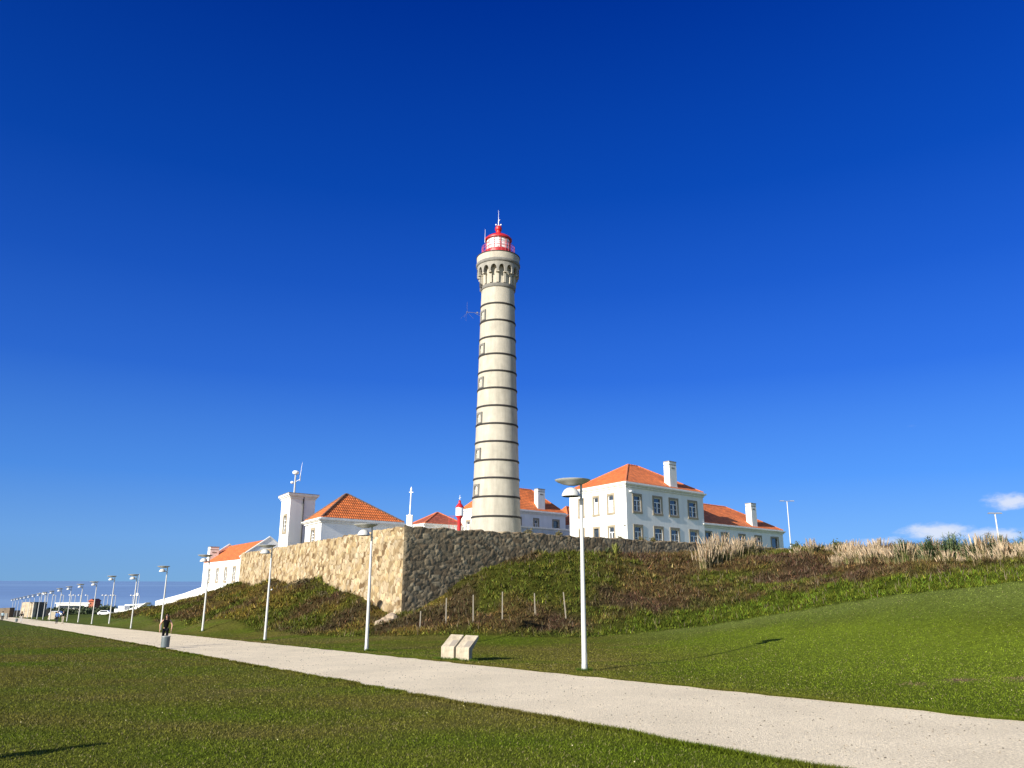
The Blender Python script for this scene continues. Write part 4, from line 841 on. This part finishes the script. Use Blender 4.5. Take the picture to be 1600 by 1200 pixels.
    mb.hexa([W3(p) for p in [(-.012, fy+.02, hz-.05), (.012, fy+.02, hz-.05), (.012, fy+.03, hz-.05), (-.012, fy+.03, hz-.05), (-.006, fy-.0, hz+.01), (.006, fy-.0, hz+.01), (.006, fy+.03, hz+.01), (-.006, fy+.03, hz+.01)]]); mb.build('nose', skinc, t)
    mb = MB(); mb.box(off[0]-.028, off[0]+.028, off[1]+fy-.002, off[1]+fy+.02, off[2]+hz-.073, off[2]+hz-.060); mb.build('mouth', mat('lips', (.35, .10, .09), .5), t)
    mb = MB()
    if glasses: mb.box(off[0]-.07, off[0]-.008, off[1]+fy-.012, off[1]+fy+.02, off[2]+hz-.014, off[2]+hz+.022); mb.box(off[0]+.008, off[0]+.07, off[1]+fy-.012, off[1]+fy+.02, off[2]+hz-.014, off[2]+hz+.022); mb.box(off[0]-.008, off[0]+.008, off[1]+fy-.008, off[1]+fy, off[2]+hz+.008, off[2]+hz+.018); mb.build('sunglasses', M['dark'], t)
    else:
        for s_ in (-1, 1): mb.box(off[0]+s_*.032-.012, off[0]+s_*.032+.012, off[1]+fy-.002, off[1]+fy+.02, off[2]+hz+.0, off[2]+hz+.010)
        mb.build('eyes', M['dark'], t)
    return t
person(-17.24, 40.25, R(22), 'woman with long dark hair and sunglasses in sleeveless black, walking behind the bin', 1.6, glasses=True, stride=.18, elbow=.09)
person(-61.75, 109.3, R(200), 'person in a bright blue jacket walking away, left one of the couple', 1.72, (.07, .16, .42), (.02, .022, .03), 'short', sleeves=True, hairc=(.25, .22, .2))
person(-61.5, 110.3, R(195), 'person in a black jacket and pale trousers walking away, right one of the couple', 1.74, (.015, .015, .017), (.42, .38, .30), 'short', sleeves=True, hairc=(.08, .06, .05))
person(-77.17, 126.6, R(195), 'person in black top and pale trousers alone beside the far bin', 1.7, (.015, .015, .017), (.5, .48, .45), 'short', sleeves=True)
person(-93.1, 147., R(200), 'person in pale blue shirt and dark trousers at the far left edge', 1.75, (.35, .48, .55), (.02, .022, .03), 'short', sleeves=True, stride=.1)
person(-8.75, 9.05, R(170), 'person standing on the near lawn just outside the left edge, seen only by their shadow', 1.68, stride=.05)

# ------------------------------------------------------------------ plants
def pampas_mesh(seed, nl=130, npl=34, hp=2.2, green=.5):
    r = np.random.default_rng(seed); V, F, c = [], [], []
    def quadstrip(pts, ws, yaw, col, VV, FF, CC):
        k = len(VV); dx, dy = math.cos(yaw), math.sin(yaw)
        for (p, w_) in zip(pts, ws): VV.append((p[0]-dx*w_, p[1]-dy*w_, p[2])); VV.append((p[0]+dx*w_, p[1]+dy*w_, p[2])); CC.append(col); CC.append(col)
        for i in range(len(pts)-1): FF.append((k+2*i, k+2*i+1, k+2*i+3, k+2*i+2))
    LV, LF, LC, PV, PF, PC = [], [], [], [], [], []
    for i in range(nl):
        a = r.uniform(0, 6.28); L = r.uniform(.8, 1.7); b0 = r.uniform(0, .35); x0, y0 = math.cos(a)*b0, math.sin(a)*b0; out = r.uniform(.3, .95)
        pts = [(x0+math.cos(a)*out*t*t*L*.8, y0+math.sin(a)*out*t*t*L*.8, L*(t*1.25-.55*out*t*t*t*1.2)) for t in (0, .25, .5, .75, 1)]
        g = r.random() < green; col = np.array([.10, .13, .035] if g else [.26, .21, .11])*r.uniform(.6, 1.25); quadstrip(pts, [.02, .02, .017, .012, .002], a+1.57, col, LV, LF, LC)
    for i in range(npl):
        a = r.uniform(0, 6.28); b0 = abs(r.normal(0, .42)); x0, y0 = math.cos(a)*b0, math.sin(a)*b0; Hh = hp*r.uniform(.55, 1.08); ln = r.uniform(.02, .55)
        X = lambda t: (x0+math.cos(a)*ln*t*t*Hh*.6, y0+math.sin(a)*ln*t*t*Hh*.6, Hh*t)
        quadstrip([X(t) for t in (0, .35, .7)], [.012, .010, .008], r.uniform(0, 6.28), np.array([.34, .27, .15]), PV, PF, PC)
        col = np.array([.46, .37, .26])*r.uniform(.5, 1.25)*(np.array([.8, .66, .55]) if r.random() < .12 else 1)
        fat = r.uniform(.018, .050)
        for q in range(3): quadstrip([X(t) for t in (.64, .72, .82, .92, 1.02)], [.012, fat*.8, fat, fat*.6, .004], q*1.05+r.uniform(0, .3), col*r.uniform(.85, 1.1), PV, PF, PC)
        for q in range(14):
            t = r.uniform(.66, .98); p = X(t); b = r.uniform(0, 6.28); l = fat*r.uniform(1.2, 2.1); pts = [p, (p[0]+math.cos(b)*l, p[1]+math.sin(b)*l, p[2]+r.uniform(.0, .12))]
            quadstrip(pts, [.018, .004], b+1.57, col*r.uniform(.8, 1.2), PV, PF, PC)
    f = lambda V_, F_, C_, nm: np_mesh(nm, np.array(V_), np.array(F_), M['tint'], np.clip(np.array(C_), 0, 1))
    return f(LV, LF, LC, 'blades'), f(PV, PF, PC, 'plumes')
PM = [pampas_mesh(s, npl=n_p, hp=h_) for s, n_p, h_ in ((1, 55, 2.3), (2, 40, 2.0), (3, 60, 2.4), (4, 34, 1.8))]
def pampas(x, y, k, sc, label, grp):
    z = gz(x, y)-.05; t = thing('pampas_grass', (x, y, z), label, 'pampas grass', grp); t.rotation_euler = (0, 0, rng.uniform(0, 6.28)); t.scale = (sc*1.15, sc*1.15, sc)
    link(PM[k][0], 'blades', t); link(PM[k][1], 'plumes', t)
ORD = ['first','second','third','fourth','fifth','sixth','seventh','eighth','ninth','tenth','eleventh','twelfth','thirteenth','fourteenth','fifteenth','sixteenth','seventeenth','eighteenth','nineteenth']
TENS = {2: 'twent', 3: 'thirt', 4: 'fort', 5: 'fift', 6: 'sixt', 7: 'sevent', 8: 'eight'}
def word(i):
    i += 1
    if i < 20: return ORD[i-1]
    return TENS[i//10]+('ieth' if i % 10 == 0 else 'y-'+ORD[i % 10-1])
# stand in front of the long wing
L_a = sorted([(14.6,59.6,.78),(15.3,60.6,.72),(16.1,61.6,.74),(16.9,62.3,.78),(17.7,63.0,.74),(18.5,63.8,.7),(19.3,64.5,.66),(20.1,65.2,.55),(15.9,63.0,.85),(17.4,64.8,.8),(19.1,66.4,.7),(20.9,66.3,.5)], key=lambda q: q[0]/q[1])
for i, (x, y, sc) in enumerate(L_a):
    pampas(x, y, i % 4, sc, 'drooping cream pampas clump at the left end of the stand before the long wing' if i == 0 else word(i)+' cream pampas clump from the left in the stand before the long wing', 'pampas grass before the wing')
for i, (x, y, sc) in enumerate([(21.9,60.4,.42),(22.3,58.5,.5),(23.0,59.5,.55),(23.7,58.6,.4)]):
    pampas(x, y, (i+1) % 4, sc, word(i)+' low pampas clump from the left in the small group on the ridge', 'small pampas group on the ridge')
pp = random.Random(9); L_b = []
for i in range(84):
    t = i/83; L_b.append((21.9+t*3.0+pp.uniform(-.5, .5)+(pp.random() < .5)*1.0, 54.0-t*16.5+pp.uniform(-.8, .8), (pp.uniform(.30, .62) if pp.random() < .75 else pp.uniform(.62, .85))*(.86-.22*t)))
L_b.sort(key=lambda q: q[0]/q[1])
for i, (x, y, sc) in enumerate(L_b):
    pampas(x, y, i % 4, sc, word(i)+' pampas clump from the left in the long thicket along the right ridge', 'pampas thicket along the right ridge')
def reed_mesh(seed):
    r = np.random.default_rng(seed); V, F, c = [], [], []
    for i in range(30):
        a = r.uniform(0, 6.28); b = abs(r.normal(0, .5)); x, y = math.cos(a)*b, math.sin(a)*b; Hh = r.uniform(1.3, 2.3); k = len(V)
        V += [(x-.012, y, 0), (x+.012, y, 0), (x+.01, y, Hh), (x-.01, y, Hh)]; F.append((k, k+1, k+2, k+3)); c += [np.array([.12, .15, .06])]*4
        for q in range(15):
            z = Hh*r.uniform(.3, 1); yw = r.uniform(0, 6.28); l = r.uniform(.22, .5); w_ = .025; dx, dy = math.cos(yw), math.sin(yw); k = len(V); g = np.array([.065, .115, .05])*r.uniform(.6, 1.7)
            V += [(x-dy*w_, y+dx*w_, z), (x+dy*w_, y-dx*w_, z), (x+dx*l+dy*.004, y+dy*l-dx*.004, z+l*.45), (x+dx*l-dy*.004, y+dy*l+dx*.004, z+l*.45)]; F.append((k, k+1, k+2, k+3)); c += [g]*4
    return np_mesh('stems', np.array(V), np.array(F), M['leaf'], np.array(c))
RM = [reed_mesh(s) for s in (5, 6)]
L_c = sorted([(23.2+i/25*2.9+pp.uniform(-.5, .5), 47.0-i/25*9.0+pp.uniform(-.8, .8)) for i in range(26)], key=lambda q: q[0]/q[1])
for i, (x, y) in enumerate(L_c):
    o = link(RM[i % 2], 'giant_reed'); o.location = (x, y, gz(x, y)-.05); o.rotation_euler = (0, 0, pp.uniform(0, 6)); s = pp.uniform(.45, .68); o.scale = (s, s, s)
    tag(o, word(i)+' green reed clump from the left among the pampas at the far right', 'reeds', 'green reeds at the right edge')
def leafball(name, loc, rx, rz_, col, n, leaf, label, cat, group=None, trunk=True, seed=0, dark=.5):
    r = np.random.default_rng(seed); x, y, z = loc
    t = thing(name, loc, label, cat, group)
    cc = r.normal(0, 1, (14, 3)); cc /= np.linalg.norm(cc, axis=1)[:, None]; cc *= r.uniform(.2, .75, (14, 1)); q = cc[r.integers(0, 14, n)]+r.normal(0, .23, (n, 3))
    q[:, 2] = np.abs(q[:, 2]+.15); p = q*np.array([rx, rx, rz_]); d = r.normal(0, 1, (n, 3)); d /= np.linalg.norm(d, axis=1)[:, None]; e = np.cross(d, r.normal(0, 1, (n, 3))); e /= np.linalg.norm(e, axis=1)[:, None]
    V = np.stack([p-e*leaf*.4, p+e*leaf*.4, p+d*leaf], 1).reshape(-1, 3); F = np.arange(3*n).reshape(-1, 3); c = np.repeat(np.array(col)*r.uniform(dark, 1.5, (n, 1)), 3, 0)
    link(np_mesh('crown', V, F, M['leaf'], c), 'crown', t)
    if trunk:
        mb = MB()
        for k in range(4): a = k*1.6; mb.tube((x, y, z-.3), (x+math.cos(a)*rx*.35, y+math.sin(a)*rx*.35, z+rz_*.7), .05*rz_, .015*rz_, 6)
        mb.build('trunk', M['stake'], t)
    return t
# agave-like plant under the big house
def spiky(name, x, y, z, n, L, col, label, cat, seed):
    r = np.random.default_rng(seed); V, F, c = [], [], []
    for i in range(n):
        a = r.uniform(0, 6.28); el = r.uniform(.3, 1.45); l = L*r.uniform(.6, 1.1); w_ = .045; dx, dy = math.cos(a), math.sin(a); k = len(V); pr_ = [(0, 0), (.35*math.cos(el), .4*math.sin(el)), (.75*math.cos(el), .78*math.sin(el)), (1.1*math.cos(el), .95*math.sin(el))]
        for (h_, v_), w2 in zip(pr_, (w_*.7, w_, w_*.7, .003)): V += [(dx*h_*l-dy*w2, dy*h_*l+dx*w2, v_*l), (dx*h_*l+dy*w2, dy*h_*l-dx*w2, v_*l)]; c += [np.array(col)*r.uniform(.6, 1.4)]*2
        c = c; F += [(k+2*j, k+2*j+1, k+2*j+3, k+2*j+2) for j in range(3)]
    o = link(np_mesh(name, np.array(V), np.array(F), M['leaf'], np.array(c)), name); o.location = (x, y, z); return tag(o, label, cat)
spiky('yucca', 8.0, 60.6, gz(8.0, 60.6)+.1, 46, 1.15, (.16, .17, .035), 'spiky yellow green yucca against the dark wall below the big house', 'plant', 1)
spiky('yucca', 7.35, 60.3, gz(7.35, 60.3)+.1, 26, .7, (.07, .09, .03), 'small dark green yucca beside the larger yellowish one', 'plant', 2)
for i, (t, L) in enumerate([(11.0, 'dry tuft growing on the dark wall top right under the lighthouse'), (14.1, 'small round weed on the dark wall top left of the big house'), (23.9, 'low weed on the dark wall top below the corner of the big house'), (25.4, 'sparse weed on the wall top below the second ground floor window'), (21.2, 'brown weed on the wall top below the left face of the big house')]):
    p = CX+uR*t-nR*.3; leafball('wall_weed', (p[0], p[1], 5.30), .38, .36, (.10, .085, .03), 260, .10, L, 'plant', 'weeds on the wall top', False, i+3)
for i, (x, y, rx, rz_, L) in enumerate([(24.2,66,.95,.9,'round shrub on the ridge just right of the long white wing'),(26.2,63,.7,.7,'small shrub on the ridge behind the low pampas group'),(29.5,80,1.4,1.3,'dark shrub behind the right end of the long white wing')]):
    leafball('shrub', (x, y, gz(x, y)-.1), rx, rz_, (.07, .08, .025), 1600, .13, L, 'shrub', seed=20+i)
for i, (x, y, rx, rz_) in enumerate([(-69.3,153.5,1.7,1.0),(-70.6,155.5,1.9,1.5),(-72.4,157.5,1.4,1.1),(-67.3,151,1.6,.7)]):
    leafball('shrub', (x, y, gz(x, y)-.2), rx, rz_, (.035, .045, .018), 2600, .22, ['dark bush at the lower end of the retaining wall', 'dark bush covering the gap between the retaining wall and the ramp frame', 'small dark bush touching the tip of the ramp frame', 'low dark bush in front of the retaining wall'][i], 'shrub', seed=40+i)
# little bushes lining the wall foot (left face)
for i, (t, s) in enumerate([(19.5, .75), (22, .8), (26, .9), (32, .8), (38, .7), (14.5, .6)]):
    p = CX+uL*t+nL*.9; leafball('shrub', (p[0], p[1], gz(*p)-.15), .85*s, .8*s, (.075, .06, .028), 1500, .12, ['low brown bush at the foot of the cream wall, highest point of the left bank', 'brown bush next to the crest of the left bank', 'twiggy bush on the cream wall foot between second and third lamps', 'small bush against the cream wall just right of the third lamp', 'small bush against the cream wall left of the third lamp', 'small dark bush on the falling edge of the left bank near the second lamp'][i], 'shrub', seed=60+i)

# ------------------------------------------------------------------ far street lights, distant shore
def twin_light(x, y, z0, z1, label, w=1.2):
    t = thing('street_light', (x, y, z0), label, 'street light'); mb = MB(); mb.tube((x, y, z0-.3), (x, y, z1), .11, .07, 10); mb.build('pole', M['lampwhite'], t)
    mb = MB(); mb.tube((x-w, y, z1+.05), (x+w, y, z1+.05), .045); mb.build('crossarm', M['steel'], t)
    for s_ in (-1, 1):
        mb = MB(); c = x+s_*w; mb.hexa([(c-.38,y-.14,z1+.02),(c+.38,y-.14,z1+.02),(c+.38,y+.14,z1+.02),(c-.38,y+.14,z1+.02),(c-.3,y-.1,z1+.16),(c+.3,y-.1,z1+.16),(c+.3,y+.1,z1+.16),(c-.3,y+.1,z1+.16)]); mb.build('light_head', M['steel'], t)
twin_light(46.25, 130, 4.2, 15.2, 'tall thin twin headed street light in the distance right of the long wing', .85)
twin_light(56.0, 90, 3.5, 9.75, 'twin headed street light rising behind the reeds at the far right', .42)
q = thing('tall_mast', (-79.7, 170, -5.5), 'very thin tall pole standing behind the sixth path lamp', 'pole'); mb = MB(); mb.tube((-79.7, 170, -6), (-79.7, 170, 3.4), .11, .04, 8); mb.build('pole', M['lampwhite'], q); mb = MB(); mb.box(-79.9, -79.4, 169.8, 170.2, -1.1, -.6); mb.build('box', M['wpaint'], q)
def far(px, py, Y):    # bearing (deg right of the view axis) and drop per metre -> world point on the far shore
    return (Y*px, Y, EYE+Y*py)
# far trees and scrub on the shore
for i in range(15):
    x = -188+i*4.6; y = 326+pp.uniform(-9, 9); z = gz(x, y)
    leafball('far_shrub', (x, y, z), 5.5, pp.uniform(1.9, 2.8), (.045, .062, .028), 2200, .75, word(i)+' dark green scrub tree from the left in the band along the far shore', 'tree', 'scrub trees along the far shore', seed=100+i)
def car(x, y, rz, col, label, L=4.4, Hc=1.5, cat='car', van=False):
    z = gz(x, y); t = thing('parked_van' if van else 'parked_car', (x, y, z), label, cat); m = mat('car_paint', col, .3)
    pr_ = [(-L/2, .3), (L/2, .3), (L/2, .8), (L*.36, .95), (L*.2, Hc), (-L*.3, Hc), (-L*.46, .95), (-L/2, .85)] if not van else [(-L/2, .3), (L/2, .3), (L/2, 1.1), (L*.38, Hc), (-L/2, Hc)]
    mb = MB(); k = len(pr_); vs = [(x+a, y-.85, z+h_) for a, h_ in pr_]+[(x+a, y+.85, z+h_) for a, h_ in pr_]; mb.add(vs, [tuple(range(k)), tuple(range(k, 2*k))[::-1]]+[(i, k+i, k+(i+1) % k, (i+1) % k) for i in range(k)]); mb.build('body', m, t)
    for s_ in (-1, 1):
        mb = MB(); a0, a1 = (-L*.36, L*.26) if not van else (L*.05, L*.36); mb.hexa([(x+a0, y+s_*.855-.01, z+.95), (x+a1, y+s_*.855-.01, z+.95), (x+a1, y+s_*.855+.01, z+.95), (x+a0, y+s_*.855+.01, z+.95), (x+a0+.3, y+s_*.855-.01, z+Hc-.12), (x+a1-.4, y+s_*.855-.01, z+Hc-.12), (x+a1-.4, y+s_*.855+.01, z+Hc-.12), (x+a0+.3, y+s_*.855+.01, z+Hc-.12)]); mb.build('side_window', M['glass'], t)
        for a in (-L*.32, L*.32): mb = MB(); mb.tube((x+a, y+s_*.88, z+.32), (x+a, y+s_*.68, z+.32), .32, n=16); mb.build('wheel', M['dark'], t)
    return t
car(-130.4, 258, 0, (.75, .75, .76), 'white car parked beyond the lawn left of the ramp frame'); car(-125.2, 259, 0, (.75, .75, .76), 'white van parked between the white car and the ramp frame', 5.2, 2.0, 'van', True)
car(-146, 258, 0, (.72, .73, .75), 'white car parked on the far road right of the pale slab')
car(-171, 255, 0, (.03, .032, .035), 'dark car parked beside the ruined stone hut', 4.6); 
# long low white building and terracotta hut far off on the shore
t = thing('far_terrace', (-188, 345, -11), 'long low white seaside building among the far trees', 'building'); mb = MB(); mb.box(-196, -182, 345, 352, -12, -7.6); mb.build('wall', M['white'], t); mb = MB(); mb.box(-196.5, -181.5, 344.5, 352.5, -7.598, -7.25); mb.build('roof', M['trim'], t); mb = MB(); mb.box(-195, -184, 344.96, 344.995, -9.5, -8.4); mb.build('window', M['glass'], t)
t = thing('far_hut', (-181.0, 345, -11), 'small terracotta hut beside the long low seaside building', 'building'); mb = MB(); mb.box(-182.3, -179.7, 345, 350, -12, -6.6); mb.build('wall', mat('terracotta', (.35, .12, .07), .9), t); mb = MB(); prism(mb, [(-182.6, 344.5, -6.598), (-179.4, 344.5, -6.598), (-181.0, 344.5, -5.6)], (0, 6)); mb.build('roof', M['roof_old'], t)
# shore lamps
sl_ = thing('shore_lamp', (0, 0, 0), 'slim white lamp with a single bent arm beyond the far trees', 'street lamp', 'shore lamps beyond the trees'); mb = MB(); mb.tube((0, 0, 0), (0, 0, 7.6), .13, .10, 8); mb.build('pole', M['lampwhite'], sl_); mb = MB(); mb.lathe([(.05, 7.4), (.5, 7.5), (.4, 7.85), (.05, 7.95)], (-.9, 0), 12); mb.tube((-.9, 0, 7.6), (0, 0, 7.6), .07); mb.build('lamp_head', M['lampwhite'], sl_)
first = True
for k_, px in enumerate((82.5, 87.5, 92, 104, 116, 128, 134, 142, 153, 178.5, 184, 191, 195.5, 222, 227, 231.5)):
    Y = 300 if px < 95 else 360; x = (px-800)/1202*Y*.985; z = (gz(x, Y) if Y < 310 else -12.2)+.2
    L = word(k_)+' slim white shore lamp from the left beyond the far trees'
    if k_ == 0: sl_.location = (x, Y, z); sl_['label'] = L
    else: copy_thing(sl_, (x, Y, z), 0, L)
# ruined stone hut, pale slab, grey slabs, low stone wall
t = thing('ruined_hut', (-138, 228, gz(-138, 228)), 'roofless square hut of pale rubble beside the far path', 'ruin')
z = gz(-138, 228); rub = mat('hut_rubble', (.50, .40, .28), .95, noise=(.9, .5, 6), bump=(2, .8, .2)); mb = MB()
prism(mb, [(-139.6, 228, z-1), (-136.0, 228, z-1), (-135.9, 228, z+4.0), (-137.5, 228, z+4.15), (-139.3, 228, z+4.1)], (.4, .6)); mb.build('front_wall', rub, t)
mb = MB(); prism(mb, [(-136.0, 228.0, z-1), (-134.1, 231, z-1), (-134.1, 231, z+4.1), (-135.98, 228.0, z+4.2)], (-.5, .3)); mb.build('side_wall', mat('hut_side_shaded', (.12, .10, .08), .95, noise=(1, .4, 5)), t)  # side away from the sun: its shade is put into a darker colour
mb = MB(); mb.box(-139.3, -134.2, 230.8, 231.3, z-1, z+3.6); mb.build('back_wall', rub, t)
t = thing('pale_slab', (-94.5, 165, gz(-94.5, 165)), 'leaning pale stone slab standing left of the couple', 'standing stone'); z = gz(-94.5, 165); mb = MB(); prism(mb, [(-95.2, 165, z-.3), (-93.9, 165, z-.3), (-93.5, 165, z+.9), (-93.8, 165, z+1.5), (-94.6, 165, z+1.55), (-95.0, 165, z+.8)], (.12, .35)); o_ = mb.build('slab', M['plaque'], t)
gs = ['leftmost upright grey slab at the far left edge', 'middle upright grey slab at the far left edge', 'rightmost upright grey slab at the far left edge']
for i, x in enumerate((-114.9, -114.0, -113.15)):
    z = gz(x, 180); mb = MB(); mb.box(x-.36, x+.2, 180, 180.3, z-.3, z+1.35-.02*i); o_ = mb.build('grey_slab', M['gstone'], origin=(x, 180, z)); md = o_.modifiers.new('bevel', 'BEVEL'); md.width = .03; tag(o_, gs[i], 'standing stone', 'upright grey slabs')
wallstrip('low_wall', [(-176, 250, -12, -7.35), (-150, 262, -12, -7.35)], .8, 'low grey stone wall behind the ruined hut', 'band')
for i, (x0, x1, L) in enumerate([(-132, -124, 'low brown earth wall left of the ruined hut'),]):
    wallstrip('earth_wall', [(-160, 236, -9, -6.4), (-142.5, 230, -9, -5.6)], 1.5, L, 'earth')
# white pebbles and bits showing on the bank
for i, (x, y, L) in enumerate([(-23.0, 76.5, 'small white stone on the left bank near the third lamp'), (-40, 100, 'small white stone on the left bank right of the fifth lamp'), (14.9, 57.2, 'white scrap on the bank under the pampas stand')]):
    z = gz(x, y)+.15; mb = MB(); mb.lathe([(.01, z-.1), (.11, z), (.09, z+.08), (.01, z+.11)], (x, y), 7); o_ = mb.build('white_stone', M['wpaint'], origin=(x, y, z)); tag(o_, L, 'stone')
print('verts', sum(len(o.data.vertices) for o in bpy.data.objects if o.type == 'MESH'))
